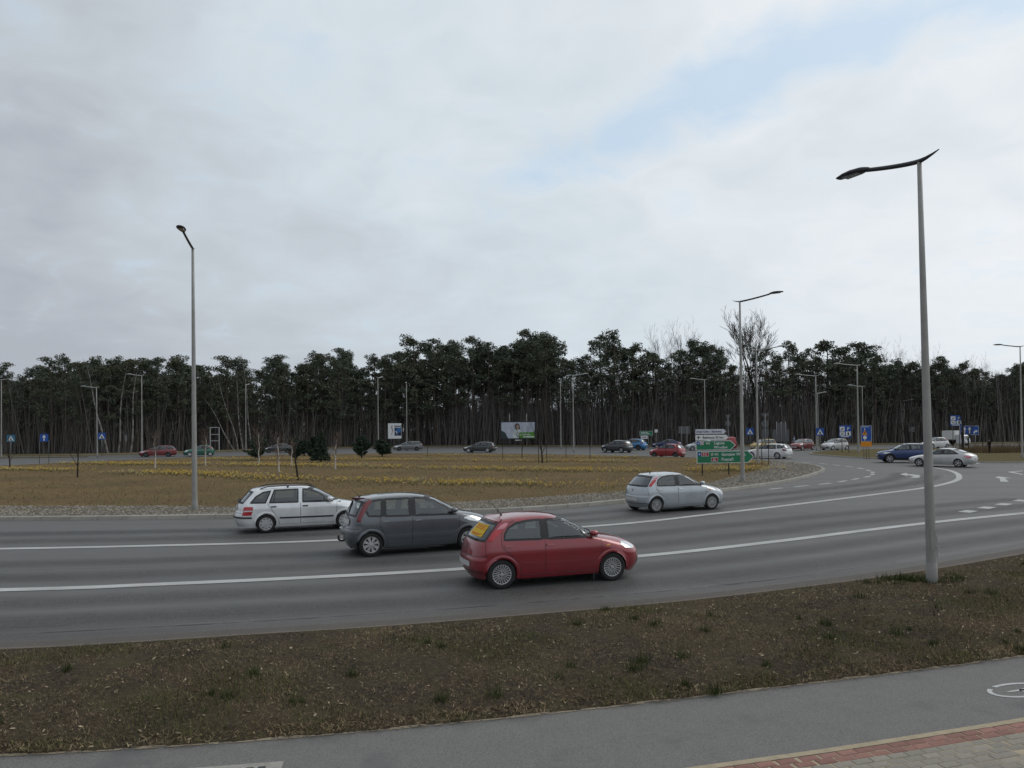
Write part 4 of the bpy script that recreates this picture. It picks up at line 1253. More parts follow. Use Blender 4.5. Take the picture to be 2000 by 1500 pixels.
# ---- small estate with roof rails
FABIA = dict(front=[(1.92, .19), (2.0, .3), (2.03, .45), (2.02, .58), (1.97, .68), (1.80, .78), (1.45, .87), (1.13, .94), (.78, 1.14), (.40, 1.33), (.15, 1.405), (-.12, 1.437), (-.35, 1.448), (-.5, 1.45)],
             rear=[(-2.08, .22), (-2.16, .36), (-2.19, .50), (-2.17, .62), (-2.12, .72), (-2.10, .82), (-2.06, .91), (-1.97, 1.04), (-1.84, 1.20), (-1.71, 1.35), (-1.58, 1.415), (-1.2, 1.44), (-.8, 1.448), (-.5, 1.45)],
             hw=[(.19, .765), (.30, .80), (.42, .815), (.60, .822), (.75, .820), (.86, .800), (.95, .772), (1.15, .70), (1.31, .63), (1.37, .585), (1.41, .51), (1.432, .40), (1.444, .25), (1.449, .1), (1.45, 0)],
             lf=LFd, lr=[(.15, .40), (.7, .34), (1.0, .26), (1.6, .28)], belt=.93, bend=.05, xc=-.45, wf=1.23, wr=-1.23, wheel_r=.295, arch=.345, track=1.41, mirror=(.72, .96), plate=.80, grille=.55,
             windows=[dict(p=[(-1.70, .955), (-1.24, .945), (-1.07, 1.315), (-1.30, 1.28), (-1.52, 1.16)]), dict(p=[(-1.13, .945), (-.25, .935), (-.235, 1.345), (-.97, 1.335)], door=1), dict(p=[(-.11, .935), (.86, .92), (.70, 1.04), (.42, 1.205), (.18, 1.305), (-.02, 1.343), (-.095, 1.345)], door=0)],
             pillars=[[(-1.01, .95), (-.985, .95), (-.91, 1.335), (-.935, 1.335)]],
             screen=[(-1, .96), (76, .96), (74, 1.355), (-1, 1.38)], screen_half=[(76, .955), (73, 1.35), (40, 1.365), (0, 1.375)],
             hatch_glass=[(-1, .93), (64, .95), (66, 1.29), (-1, 1.31)], hatch_half=[(64, .95), (66, 1.29), (0, 1.315)],
             doors=[[(-.18, .28), (.84, .28), (.98, .52), (.98, .95), (.30, 1.30), (-.16, 1.37)], [(-.18, .28), (-.16, 1.37), (-1.0, 1.36), (-1.20, .95), (-1.02, .70), (-.86, .45), (-.80, .28)]],
             seams=[[(-.18, .28), (-.175, .93)], [(.84, .28), (.95, .52), (.97, .92)], [(-1.19, .95), (-1.10, .80), (-.88, .48), (-.82, .28)]],
             rseams=[[(84, .66), (0, .66)]],
             handles=[(0, -.03, .815, M_black), (1, -1.0, .82, M_black)],
             strips=[dict(n='rubbing_strip', l=[(-.82, .47), (-.19, .465)], w=.045, m=M_black, t=.014), dict(n='rubbing_strip', l=[(-.17, .465), (.85, .46)], w=.045, m=M_black, t=.014), dict(n='sill', l=[(-.84, .235), (.84, .235)], w=.08, m=None, t=.02), dict(n='bumper_strip', reg='R', l=[(105, .50), (60, .52), (0, .52)], w=.05, m=M_black, t=.016, sa=.011)],
             tail=[dict(p=[(76, .58), (104, .58), (106, .84), (84, .85), (76, .82)], m=M_rlamp), dict(p=[(80, .695), (105, .695), (105, .735), (80, .735)], m=M_clamp, off=.014)],
             head=[dict(p=[(52, .60), (80, .60), (88, .72), (84, .78), (60, .74)])])
def rails(root, sh, pt, H):
    for sd in (1, -1):
        b = MB()
        pts = []
        for i in range(15):
            t = i / 14
            x = -1.40 + 1.72 * t
            y = sd * (0.545 - 0.03 * abs(t - .5)); z0 = sh.top - 0.045 + sh.bend(x, sh.top)
            lift = 0.055 * min(1, min(t, 1 - t) * 8)
            pts.append((x, y, z0 + lift))
        b.tube(pts, 0.017, 6)
        for x in (-.55,):
            z0 = sh.top - 0.05 + sh.bend(x, sh.top)
            b.box(x - .03, x + .03, sd * .545 - .012, sd * .545 + .012, z0, z0 + .055)
        b.build('roof_rail', M_black, root)
    b = MB(); b.tube([(-1.98, -.45, 1.01), (-2.05, -.30, 1.02), (-2.07, 0, 1.02), (-2.05, .30, 1.02), (-1.98, .45, 1.01)], .022, 6); b.build('hatch_lip', M_black, root)
# ---- liftback saloon
LIFT = dict(front=[(2.15, .2), (2.25, .34), (2.28, .48), (2.25, .60), (2.12, .70), (1.8, .80), (1.4, .88), (1.08, .94), (.65, 1.15), (.25, 1.33), (-.02, 1.40), (-.25, 1.424), (-.4, 1.432), (-.5, 1.435)],
            rear=[(-2.28, .24), (-2.37, .38), (-2.41, .52), (-2.40, .70), (-2.36, .86), (-2.24, .95), (-1.95, 1.05), (-1.55, 1.20), (-1.2, 1.33), (-.98, 1.395), (-.75, 1.425), (-.6, 1.433), (-.5, 1.435)],
            hw=[(.2, .82), (.34, .865), (.5, .885), (.70, .888), (.86, .87), (.95, .84), (1.1, .77), (1.28, .68), (1.34, .63), (1.385, .54), (1.41, .42), (1.425, .27), (1.433, .1), (1.435, 0)],
            lf=LFd, lr=[(.15, .55), (.7, .50), (.95, .6), (1.1, .40), (1.6, .35)], belt=.94, bend=.02, xc=-.5, wf=1.34, wr=-1.34, wheel_r=.325, arch=.375, track=1.54, mirror=(.80, .98), plate=.66, grille=.5,
            windows=[dict(p=[(-1.38, .99), (-.36, .955), (-.345, 1.34), (-.72, 1.33), (-1.05, 1.22)]), dict(p=[(-.26, .955), (.92, .935), (.62, 1.10), (.28, 1.26), (.0, 1.332), (-.25, 1.345)])],
            pillars=[[(-.35, .955), (-.27, .955), (-.255, 1.34), (-.335, 1.34)]],
            screen=[(-1, .96), (76, .96), (74, 1.35), (-1, 1.37)], screen_half=[(76, .955), (73, 1.345), (0, 1.37)],
            hatch_glass=[(-1, 1.06), (66, 1.07), (68, 1.33), (-1, 1.36)], hatch_half=[(66, 1.07), (68, 1.33), (0, 1.36)],
            strips=[dict(n='sill', l=[(-.9, .24), (.92, .24)], w=.07, m=None, t=.02)],
            tail=[dict(p=[(50, .72), (86, .70), (100, .80), (88, .88), (55, .86)], m=M_rlampp)], head=[dict(p=[(50, .60), (84, .58), (92, .70), (60, .70)])])
# ---- large estate
EST = dict(front=[(2.15, .2), (2.24, .34), (2.28, .48), (2.26, .62), (2.15, .72), (1.8, .84), (1.4, .92), (1.10, .97), (.68, 1.18), (.28, 1.37), (.0, 1.45), (-.3, 1.485), (-.6, 1.497), (-.8, 1.5)],
           rear=[(-2.28, .24), (-2.37, .38), (-2.41, .52), (-2.38, .70), (-2.34, .86), (-2.28, 1.0), (-2.18, 1.14), (-2.04, 1.30), (-1.92, 1.41), (-1.75, 1.46), (-1.4, 1.488), (-1.1, 1.497), (-.8, 1.5)],
           hw=[(.2, .82), (.34, .865), (.5, .885), (.72, .888), (.88, .87), (.98, .835), (1.18, .755), (1.34, .68), (1.40, .63), (1.45, .54), (1.475, .42), (1.49, .27), (1.498, .1), (1.5, 0)],
           lf=LFd, lr=[(.15, .48), (.7, .42), (1.0, .34), (1.6, .34)], belt=.97, bend=.03, xc=-.7, wf=1.35, wr=-1.35, wheel_r=.325, arch=.375, track=1.54, mirror=(.82, 1.0), plate=.66, grille=.52,
           windows=[dict(p=[(-1.98, 1.08), (-1.32, 1.0), (-1.22, 1.40), (-1.5, 1.38), (-1.85, 1.25)]), dict(p=[(-1.22, .99), (-.36, .975), (-.345, 1.40), (-1.12, 1.40)]), dict(p=[(-.26, .975), (.94, .96), (.64, 1.14), (.3, 1.31), (.02, 1.385), (-.25, 1.40)])],
           pillars=[[(-.35, .975), (-.27, .975), (-.255, 1.40), (-.335, 1.40)]],
           screen=[(-1, .99), (76, .99), (74, 1.40), (-1, 1.42)], screen_half=[(76, .985), (73, 1.395), (0, 1.42)],
           hatch_glass=[(-1, 1.0), (66, 1.02), (68, 1.36), (-1, 1.38)], hatch_half=[(66, 1.02), (68, 1.36), (0, 1.38)],
           strips=[dict(n='sill', l=[(-.92, .24), (.92, .24)], w=.07, m=None, t=.02)],
           tail=[dict(p=[(46, .80), (86, .78), (102, .86), (98, .98), (60, .96)], m=M_rlampd)], head=[dict(p=[(50, .62), (84, .60), (94, .74), (60, .74)])])
# ---- sport utility
SUV = dict(front=[(2.1, .25), (2.18, .4), (2.22, .58), (2.21, .76), (2.12, .90), (1.85, 1.0), (1.45, 1.06), (1.15, 1.12), (.78, 1.32), (.40, 1.52), (.14, 1.60), (-.15, 1.634), (-.4, 1.647), (-.6, 1.65)],
           rear=[(-2.1, .28), (-2.2, .45), (-2.24, .62), (-2.21, .82), (-2.15, .98), (-2.09, 1.12), (-1.99, 1.28), (-1.86, 1.46), (-1.75, 1.57), (-1.55, 1.615), (-1.2, 1.64), (-.9, 1.648), (-.6, 1.65)],
           hw=[(.25, .84), (.4, .89), (.58, .915), (.80, .92), (.98, .90), (1.10, .865), (1.3, .785), (1.48, .71), (1.54, .66), (1.59, .56), (1.62, .43), (1.638, .27), (1.648, .1), (1.65, 0)],
           lf=[(.2, .6), (.7, .6), (.95, .9), (1.1, .6), (1.3, .4), (1.7, .4)], lr=[(.2, .45), (.8, .42), (1.1, .34), (1.7, .34)], belt=1.09, bend=.05, xc=-.5, wf=1.335, wr=-1.335, wheel_r=.36, arch=.42, track=1.60, mirror=(.86, 1.13), plate=.80, grille=.66, arch_mat=M_black,
           windows=[dict(p=[(-1.62, 1.22), (-1.24, 1.14), (-1.15, 1.50), (-1.35, 1.48)]), dict(p=[(-1.16, 1.13), (-.34, 1.10), (-.325, 1.53), (-1.06, 1.51)]), dict(p=[(-.25, 1.10), (.98, 1.08), (.70, 1.26), (.38, 1.43), (.10, 1.51), (-.24, 1.53)])],
           pillars=[[(-.335, 1.10), (-.255, 1.10), (-.245, 1.53), (-.32, 1.53)]],
           screen=[(-1, 1.14), (76, 1.14), (74, 1.54), (-1, 1.56)], screen_half=[(76, 1.135), (73, 1.535), (0, 1.56)],
           hatch_glass=[(-1, 1.14), (64, 1.16), (66, 1.50), (-1, 1.52)], hatch_half=[(64, 1.16), (66, 1.50), (0, 1.52)],
           strips=[dict(n='sill', l=[(-.88, .34), (.88, .34)], w=.14, m=M_black, t=.02), dict(n='roof_rail', l=[(-1.35, 1.57), (.0, 1.58)], w=.03, m=M_chrome, t=.03)],
           tail=[dict(p=[(55, .98), (86, .96), (102, 1.02), (98, 1.14), (66, 1.12)], m=M_rlampd)], head=[dict(p=[(56, .78), (84, .76), (95, .88), (66, .90)])])
# ---- small high-roofed van
VAN = dict(front=[(2.0, .22), (2.08, .36), (2.1, .55), (2.07, .72), (1.95, .86), (1.6, 1.0), (1.3, 1.08), (.95, 1.34), (.62, 1.58), (.40, 1.72), (.15, 1.80), (-.3, 1.84), (-.7, 1.848), (-.9, 1.85)],
           rear=[(-2.05, .26), (-2.14, .4), (-2.17, .6), (-2.15, .85), (-2.12, 1.1), (-2.08, 1.35), (-2.03, 1.6), (-1.97, 1.74), (-1.85, 1.80), (-1.5, 1.84), (-1.2, 1.848), (-.9, 1.85)],
           hw=[(.22, .83), (.4, .88), (.7, .90), (1.0, .89), (1.15, .86), (1.4, .80), (1.65, .73), (1.74, .67), (1.80, .55), (1.83, .42), (1.843, .26), (1.849, .1), (1.85, 0)],
           lf=[(.2, .6), (.7, .6), (1.0, .8), (1.15, .5), (1.9, .4)], lr=[(.2, .25), (1.9, .22)], belt=1.06, bend=.02, xc=-.7, wf=1.33, wr=-1.33, wheel_r=.32, arch=.37, track=1.56, mirror=(.98, 1.12), plate=.8, grille=.55,
           windows=[dict(p=[(-.1, 1.10), (1.08, 1.08), (.8, 1.32), (.5, 1.55), (.3, 1.66), (-.08, 1.68)])], pillars=[],
           screen=[(-1, 1.10), (76, 1.10), (74, 1.66), (-1, 1.70)], screen_half=[(76, 1.10), (73, 1.66), (0, 1.70)],
           hatch_glass=[(-1, 1.12), (70, 1.14), (70, 1.62), (-1, 1.64)], hatch_half=[(70, 1.14), (70, 1.62), (0, 1.64)],
           strips=[dict(n='sill', l=[(-.9, .28), (.9, .28)], w=.08, m=M_black, t=.02)],
           tail=[dict(p=[(78, .8), (100, .8), (100, 1.2), (80, 1.2)], m=M_rlamp)], head=[dict(p=[(56, .72), (84, .70), (94, .86), (66, .88)])])

P_red = paint('red', (0.265, 0.022, 0.032), 0.25)
P_silver = paint('silver', (0.74, 0.75, 0.76), 0.25)
P_grey = paint('dark_grey', (0.105, 0.115, 0.128), 0.35)
P_icy = paint('silver_blue', (0.44, 0.475, 0.505), 0.4)
P_blue = paint('blue', (0.022, 0.050, 0.165), 0.4)
P_white = paint('white', (0.74, 0.74, 0.73), 0.0)
P_champ = paint('light_silver', (0.56, 0.56, 0.55), 0.4)
P_cherry = paint('bright_red', (0.30, 0.016, 0.024), 0.2)
P_anth = paint('anthracite', (0.040, 0.043, 0.046), 0.3)
P_sky = paint('light_blue', (0.03, 0.19, 0.42), 0.2)
P_navy = paint('navy', (0.018, 0.035, 0.12), 0.4)
P_green = paint('green', (0.016, 0.125, 0.085), 0.3)
P_rust = paint('dull_red', (0.20, 0.025, 0.028), 0.2)
P_yel = paint('yellow', (0.42, 0.29, 0.05), 0.1)
P_teal = paint('grey_green', (0.046, 0.056, 0.056), 0.3)

def red_extra(root, sh, pt, H):
    antenna(-1.02, -0.30, 0.34)(root, sh, pt, H)
    m_y = mat('poster_yellow', (0.62, 0.40, 0.02), 0.8); m_r = mat('poster_red', (0.55, 0.12, 0.02), 0.8)
    st = mesh('window_poster', *patch(sh, 'R', [(-14, 1.055), (40, 1.055), (40, 1.285), (-14, 1.285)], -1, 0.010, na=6), m_y, root)
    b = MB()
    for z, a0, a1 in ((1.255, -9, 36), (1.225, -6, 30), (1.195, -9, 37), (1.10, -8, 35), (1.08, -4, 25)):
        b.add(*stripe(sh, 'R', [(a0, z), (a1, z)], -1, 0.013, 0.013, 0.011))
    b.build('printed_line', m_r, st)
    b = MB()
    p = sh.PO('R', 0, .83, 1, .012)
    b.add([(p.x, p.y, p.z)] + [(p.x - .004, p.y + .045 * math.cos(w), p.z + .045 * math.sin(w)) for w in [2 * PI * i / 14 for i in range(14)]], [(0, 1 + i, 1 + (i + 1) % 14) for i in range(14)])
    b.build('badge', M_chrome, root)
    for y0, y1 in ((-.79, -.62), (.62, .79)):
        b = MB(); b.plate([(.80, .07), (.83, .07), (.87, .30), (.82, .30)], y0, y1); b.build('mud_flap', M_black, root)
    b = MB(); b.add(*stripe(sh, 'F', [(-60, 1.03), (-20, 1.04), (30, 1.03)], 1, 0.012, .02, .011, .015)); b.build('wiper', M_black, root)
def note_extra(root, sh, pt, H):
    antenna(-1.45, -0.22, 0.22)(root, sh, pt, H)
    b = MB(); b.tube([(-1.72, 0, .36), (-1.93, 0, .34), (-1.99, 0, .38), (-1.99, 0, .44)], .025, 8)
    b.tube([(-1.99, 0, .43), (-1.99, 0, .455), (-1.99, 0, .49)], [.02, .03, .012], 8); b.build('tow_bar', M_black, root)
def badge_icy(root, sh, pt, H):
    antenna(-1.02, -0.16, 0.2)(root, sh, pt, H)
    b = MB(); p = sh.PO('R', 0, .83, 1, .012)
    b.add([(p.x, p.y, p.z)] + [(p.x - .004, p.y + .045 * math.cos(w), p.z + .045 * math.sin(w)) for w in [2 * PI * i / 14 for i in range(14)]], [(0, 1 + i, 1 + (i + 1) % 14) for i in range(14)])
    b.build('badge', M_chrome, root)

car('parked_traffic_car' if 0 else 'hatchback_car', 'dusty red hatchback with a yellow poster in its rear window, nearest car', PUNTO, (2.11, 16.12), (-.25, 15.36), P_red, True, wheel='multi', extra=red_extra).scale = (.965, .965, .965)
car('compact_car', 'dark grey tall hatchback with roof-high tail lights, behind the red car', NOTE, (-1.18, 20.45), (-3.6, 19.5), P_grey, True, wheel='petal', extra=note_extra)
car('estate_car', 'silver estate with black roof rails, leftmost of the near cars', FABIA, (-5.45, 25.05), (-7.78, 24.2), P_silver, True, wheel='holes', extra=rails)
car('hatchback_car', 'pale silver-blue hatchback driving past the gravel edge of the island', PUNTO, (7.72, 29.8), (5.38, 28.85), P_icy, True, wheel='multi', extra=badge_icy)
car('suv_car', 'blue sport utility car partly behind the near lamp post', SUV, (32.2, 65.6), (34.8, 64.9), P_blue, wheel='five')
car('liftback_car', 'silver liftback saloon seen from behind at the right, in front of the blue car', LIFT, (31.4, 59.4), (33.35, 57.5), P_champ, wheel='five')
car('estate_car', 'white estate driving away behind the pointed direction signs', EST, (24.15, 77.6), (26.1, 75.8), P_white, wheel='petal')
car('hatchback_car', 'bright red hatchback on the far side of the island, left of the direction signs', PUNTO, (15.2, 82.6), (17.2, 80.9), P_cherry, wheel='dark', dark_rear=True)
car('suv_car', 'dark grey sport utility car on the far road, covering a light blue car', SUV, (12.0, 100.4), (14.0, 98.4), P_anth, wheel='five')
car('small_car', 'light blue car mostly hidden behind the dark grey utility car', SUV, (15.6, 110.6), (17.9, 109.0), P_sky, wheel='dark')
car('saloon_car', 'navy blue car on the far road behind the bright red hatchback', LIFT, (22.1, 117.8), (24.8, 117.0), P_navy, wheel='five')
car('hatchback_car', 'silver-grey car half covered by the left edge of the direction signs', PUNTO, (24.7, 105.4), (27.2, 105.2), P_icy, wheel='five')
car('van', 'red van showing between the direction signs and the lamp post', VAN, (27.6, 106.4), (30.2, 106.0), P_cherry, wheel='holes')['category'] = 'van'
car('small_car', 'yellow car mostly hidden behind the white estate', NOTE, (33.4, 103.4), (35.8, 104.6), P_yel, wheel='holes')
car('small_car', 'dark red small car facing us on the far right road', NOTE, (38.2, 101.2), (40.3, 102.9), P_rust, wheel='holes')
car('small_car', 'silver small car under the blue four-symbol sign', NOTE, (42.0, 100.7), (44.4, 101.9), P_champ, wheel='holes')
car('estate_car', 'dark green-grey estate on the far road, left of the large billboard', EST, (-6.1, 106.2), (-3.4, 105.6), P_teal, wheel='holes')
car('estate_car', 'grey estate on the far road beside the small dark pines', EST, (-17.4, 118.0), (-14.7, 118.6), P_champ if 0 else paint('mid_grey', (0.16, 0.165, 0.17), 0.4), wheel='dark')
car('hatchback_car', 'green hatchback behind the left lamp post on the far road', PUNTO, (-42.4, 100.9), (-40.0, 101.8), P_green, wheel='holes')
car('estate_car', 'red car at the far left, leftmost of all the cars', EST, (-47.9, 100.3), (-45.3, 101.2), P_rust, wheel='dark')
car('saloon_car', 'dark car half hidden behind the low pine bushes of the island', LIFT, (-36.3, 114.6), (-33.8, 115.6), P_anth, wheel='dark')
car('hatchback_car', 'white car whose windscreen shows just right of the near lamp post', PUNTO, (57.2, 104.6), (59.7, 105.4), P_white, wheel='five')

# ---- white box lorry seen from the front, far right
def lorry():
    t = thing('box_lorry', 'white box lorry on the far right, beyond the silver liftback', 'lorry', (68.7, 118.5, 0), R(-62))
    t.scale = (.72, .72, .72)
    b = MB(); b.bevbox(-2.7, .1, -1.2, 1.2, 1.25, 3.15, .03); b.build('cargo_box', mat('lorry_white', (.66, .66, .63), .6), t)
    b = MB()
    prof = [(.25, .45), (2.05, .45), (2.15, .75), (2.12, 1.25), (1.75, 2.0), (1.45, 2.25), (.3, 2.3)]
    b.plate(prof, -1.02, 1.02); cab = b.build('cab', mat('cab_white', (.55, .56, .56), .35, coat=.4), t)
    b = MB(); b.add([(2.125, -.9, 1.29), (2.125, .9, 1.29), (1.765, .85, 2.0), (1.765, -.85, 2.0)], [(0, 1, 2, 3)]); b.build('windscreen', M_dglass, t)
    b = MB(); b.box(-2.6, 1.9, -.45, .45, .55, .95); b.build('chassis', M_under, t)
    for s_ in (1, -1):
        b = MB(); b.box(2.13, 2.18, s_ * .75 - .17, s_ * .75 + .17, .78, .98); b.build('headlight', M_clamp, t)
        b = MB(); b.box(1.8, 1.95, s_ * 1.08 - .06, s_ * 1.08 + .06, 1.4, 1.85); b.build('mirror', M_black, t)
        for x in (1.35, -1.7):
            h_, ty, ri = wheel_meshes('holes', .42)
            o = link('wheel', h_, t); o.location = (x, s_ * .92, .42); o.rotation_euler = (0, 0, 0 if s_ < 0 else PI)
            link('tyre', ty, o); link('rim', ri, o)
lorry()

# ================================================================== street lamps
M_pole = mat('galvanised_pole', (0.33, 0.325, 0.305), 0.55, 0.25, noise=[(3, 0.4, 0.7, (0.27, 0.265, 0.25))])
M_arm = mat('backlit_lamp_arm', (0.05, 0.05, 0.055), 0.45, 0.5)  # arms seen against the sky: their backlit darkness is put into the colour
M_head = mat('lamp_housing', (0.035, 0.036, 0.04), 0.5, 0.3)
M_lens = mat('lamp_lens', (0.12, 0.125, 0.13), 0.2, coat=.5)
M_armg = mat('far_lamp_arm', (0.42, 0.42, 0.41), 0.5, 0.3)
def street_lamp(x, y, h, ang, label, r0=0.105, r1=0.055, arm=2.0, lean=(0, 0), dark=True, door=False, rise=0.30):
    """ang: bearing of the arm, degrees from +X"""
    t = thing('street_lamp', label, 'street lamp', (x, y, 0), 0, 'tall grey street lamps')
    t.rotation_euler = (lean[0], lean[1], 0)
    b = MB()
    b.tube([(0, 0, -0.1), (0, 0, 0.02), (0, 0, h * .25), (0, 0, h * .5), (0, 0, h * .75), (0, 0, h)], [r0, r0, r0 + (r1 - r0) * .25, r0 + (r1 - r0) * .5, r0 + (r1 - r0) * .75, r1], 16)
    pole = b.build('pole', M_pole, t, True)
    b = MB(); b.tube([(0, 0, 0), (0, 0, .14), (0, 0, .5)], [r0 + .012, r0 + .010, r0 + .004], 16); b.build('base_sleeve', mat('pole_base', (.22, .215, .20), .7), t, True)
    if door:
        b = MB(); b.box(-.05, .05, -r0 - .006, -r0 + .03, .75, 1.15); b.build('access_hatch', M_pole, t)
        b = MB(); b.box(r0 - .02, r0 + .014, -.03, .03, .88, 1.02); b.box(r0 - .03, r0 + .02, -.02, .02, .60, .82); b.build('bracket', M_pole, t)
    c, s = math.cos(R(ang)), math.sin(R(ang))
    def W(q, z, off=0): return (c * q - s * off, s * q + c * off, h + z)
    b = MB()
    pts = []; rad = []
    for i in range(13):
        q = -0.42 + (arm - .55 + .42) * i / 12
        z = rise * max(0, q / arm) ** 1.35 + (0.10 * (q / -.42) ** 1.5 if q < 0 else 0) - .01
        pts.append(W(q, z)); rad.append(.010 + .040 * min(1, i / 3) - .006 * (i / 12))
    b.tube(pts, rad, 8)
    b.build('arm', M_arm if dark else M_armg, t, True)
    # leaf-shaped head
    b = MB(); vs = []; fs = []
    q0 = arm - .60; L = .80; z0 = rise * (q0 / arm) ** 1.35
    st = [(0, .045, .05), (.08, .07, .07), (.2, .13, .09), (.4, .16, .085), (.6, .15, .065), (.78, .10, .04), (.8, .03, .02)]
    n = 8
    for (q, w, hh) in st:
        for k in range(n):
            a = 2 * PI * k / n
            zz = hh * math.sin(a); zz = zz if zz > 0 else zz * .45
            vs.append(W(q0 + q, z0 + .10 * (q / L) - .07 * (q / L) ** 2.2 + zz, w * math.cos(a)))
    for i in range(len(st) - 1):
        for k in range(n):
            fs.append((i * n + k, i * n + (k + 1) % n, (i + 1) * n + (k + 1) % n, (i + 1) * n + k))
    fs += [tuple(range(n - 1, -1, -1)), tuple(range((len(st) - 1) * n, len(st) * n))]
    b.add(vs, fs)
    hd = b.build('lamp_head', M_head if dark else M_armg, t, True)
    b = MB()
    zz = z0 + .02
    b.add([W(q0 + .22, zz - .005, -.10), W(q0 + .62, zz + .0, -.11), W(q0 + .62, zz + .0, .11), W(q0 + .22, zz - .005, .10), W(q0 + .22, zz - .035, -.09), W(q0 + .62, zz - .035, -.10), W(q0 + .62, zz - .035, .10), W(q0 + .22, zz - .035, .09)],
          [(4, 5, 6, 7), (0, 1, 5, 4), (1, 2, 6, 5), (2, 3, 7, 6), (3, 0, 4, 7)])
    b.build('lens', M_lens, hd)
    return t
street_lamp(8.2, 15.1, 8.42, 116, 'nearest and tallest-looking street lamp, on the verge at the right', .098, .042, 1.75, (0, -.012), True, True, .34)
street_lamp(-12.55, 30.35, 10.5, -78, 'grey street lamp at the near left edge of the traffic island', .11, .05, 2.3, (0, -.004))
street_lamp(12.9, 43.1, 10.25, -42, 'street lamp standing in front of the pointed direction signs', .12, .05, 2.3, (0, -.002))
street_lamp(20.5, 64.2, 9.6, -25, 'street lamp on the gravel tip of the island, behind the signs', .10, .045, 2.3, dark=False)
street_lamp(-68.5, 103.0, 10.5, -10, 'street lamp cut by the left edge of the picture', .10, .045, 2.2, dark=False)
street_lamp(-55.3, 102.4, 9.3, 170, 'street lamp beside the left crossing sign', .10, .045, 2.2, (0, -.012), dark=False)
street_lamp(-48.5, 100.6, 10.7, 172, 'street lamp at the tail of the leftmost red car', .10, .045, 2.0, dark=False)
street_lamp(-41.6, 120.0, 10.5, 90, 'street lamp among the slanting birches at the left', .09, .04, 1.6, dark=False)
street_lamp(-18.6, 106.7, 10.5, 80, 'street lamp just left of the small blue and white poster', .09, .04, 1.8, dark=False)
street_lamp(-16.4, 119.6, 10.5, 100, 'street lamp just right of the small blue and white poster', .09, .04, 1.8, dark=False)
street_lamp(7.8, 123.0, 10.5, 90, 'thin street lamp right of the billboard, the farther of a pair', .09, .04, 1.6, dark=False)
street_lamp(8.3, 104.0, 10.4, 10, 'street lamp right of the billboard, the nearer of a pair', .10, .045, 2.0, dark=False)
street_lamp(28.9, 115.0, 10.3, 165, 'street lamp rising behind the left part of the direction signs', .10, .045, 2.0, dark=False)
street_lamp(38.4, 142.0, 10.5, 95, 'thin far street lamp rising behind the middle of the direction signs', .10, .045, 1.8, dark=False)
street_lamp(39.7, 100.2, 9.75, 172, 'street lamp in front of the dark red small car', .11, .05, 2.4, dark=False)
street_lamp(48.6, 122.0, 8.4, 20, 'short far street lamp behind the right crossing sign', .08, .04, 1.6, dark=False)
street_lamp(39.5, 87.7, 10.1, 175, 'street lamp beside the blue four-symbol sign', .12, .05, 2.4, dark=False)
street_lamp(53.7, 117.6, 9.2, 172, 'thin street lamp behind the blue and orange detour sign', .08, .04, 2.0, dark=False)
street_lamp(68.8, 134.6, 7.5, 15, 'low street lamp at the forest edge left of the near post', .08, .04, 1.9, dark=False)
street_lamp(46.3, 69.8, 10.25, 168, 'street lamp at the right edge of the picture', .10, .045, 2.0, dark=True)
street_lamp(65.6, 136.0, 9.6, 90, 'thin pale street lamp in front of the forest at the right', .06, .035, 1.2, dark=False)

# ================================================================== signs
M_post = mat('sign_post', (0.10, 0.10, 0.10), 0.6, 0.4)
M_postg = mat('sign_post_grey', (0.26, 0.26, 0.255), 0.6, 0.4)
M_sgreen = mat('sign_green', (0.006, 0.165, 0.072), 0.5)
M_swhite = mat('sign_white', (0.70, 0.71, 0.71), 0.5)
M_slav = mat('sign_pale', (0.56, 0.57, 0.64), 0.5)
M_sblue = mat('sign_blue', (0.010, 0.075, 0.33), 0.5)
M_sdblue = mat('sign_dark_blue', (0.010, 0.020, 0.060), 0.5)
M_sred = mat('sign_red', (0.34, 0.012, 0.035), 0.5)
M_sor = mat('sign_orange', (0.68, 0.25, 0.008), 0.5)
M_sblack = mat('sign_black', (0.012, 0.012, 0.016), 0.5)
M_sback = mat('sign_back', (0.115, 0.118, 0.122), 0.55, 0.2)
def text_mesh(s, size, m, parent, x, z, y, name='lettering', align='LEFT', sx=1.0):
    cu = bpy.data.curves.new('txt', 'FONT')
    cu.body = s; cu.size = size; cu.align_x = align; cu.extrude = 0.004; cu.resolution_u = 2
    cu.offset = size * 0.012
    ob = bpy.data.objects.new('txt', cu); C.objects.link(ob)
    dg = bpy.context.evaluated_depsgraph_get()
    me = bpy.data.meshes.new_from_object(ob.evaluated_get(dg))
    bpy.data.objects.remove(ob)
    me.materials.clear(); me.materials.append(m)
    o = link(name, me, parent)
    o.location = (x, y, z); o.rotation_euler = (PI / 2, 0, 0); o.scale = (sx, 1, 1)
    return o
def pl(name, poly, y, m, parent, th=0.01):
    b = MB(); b.plate(poly, y, y + th); return b.build(name, m, parent)
def rect(x0, x1, z0, z1): return [(x0, z0), (x1, z0), (x1, z1), (x0, z1)]
def posts(t, xs, z1, m=None, r=.04, y=.06):
    for x in xs:
        b = MB(); b.tube([(x, y, -.1), (x, y, z1)], r, 8); b.build('post', m or M_post, t, True)

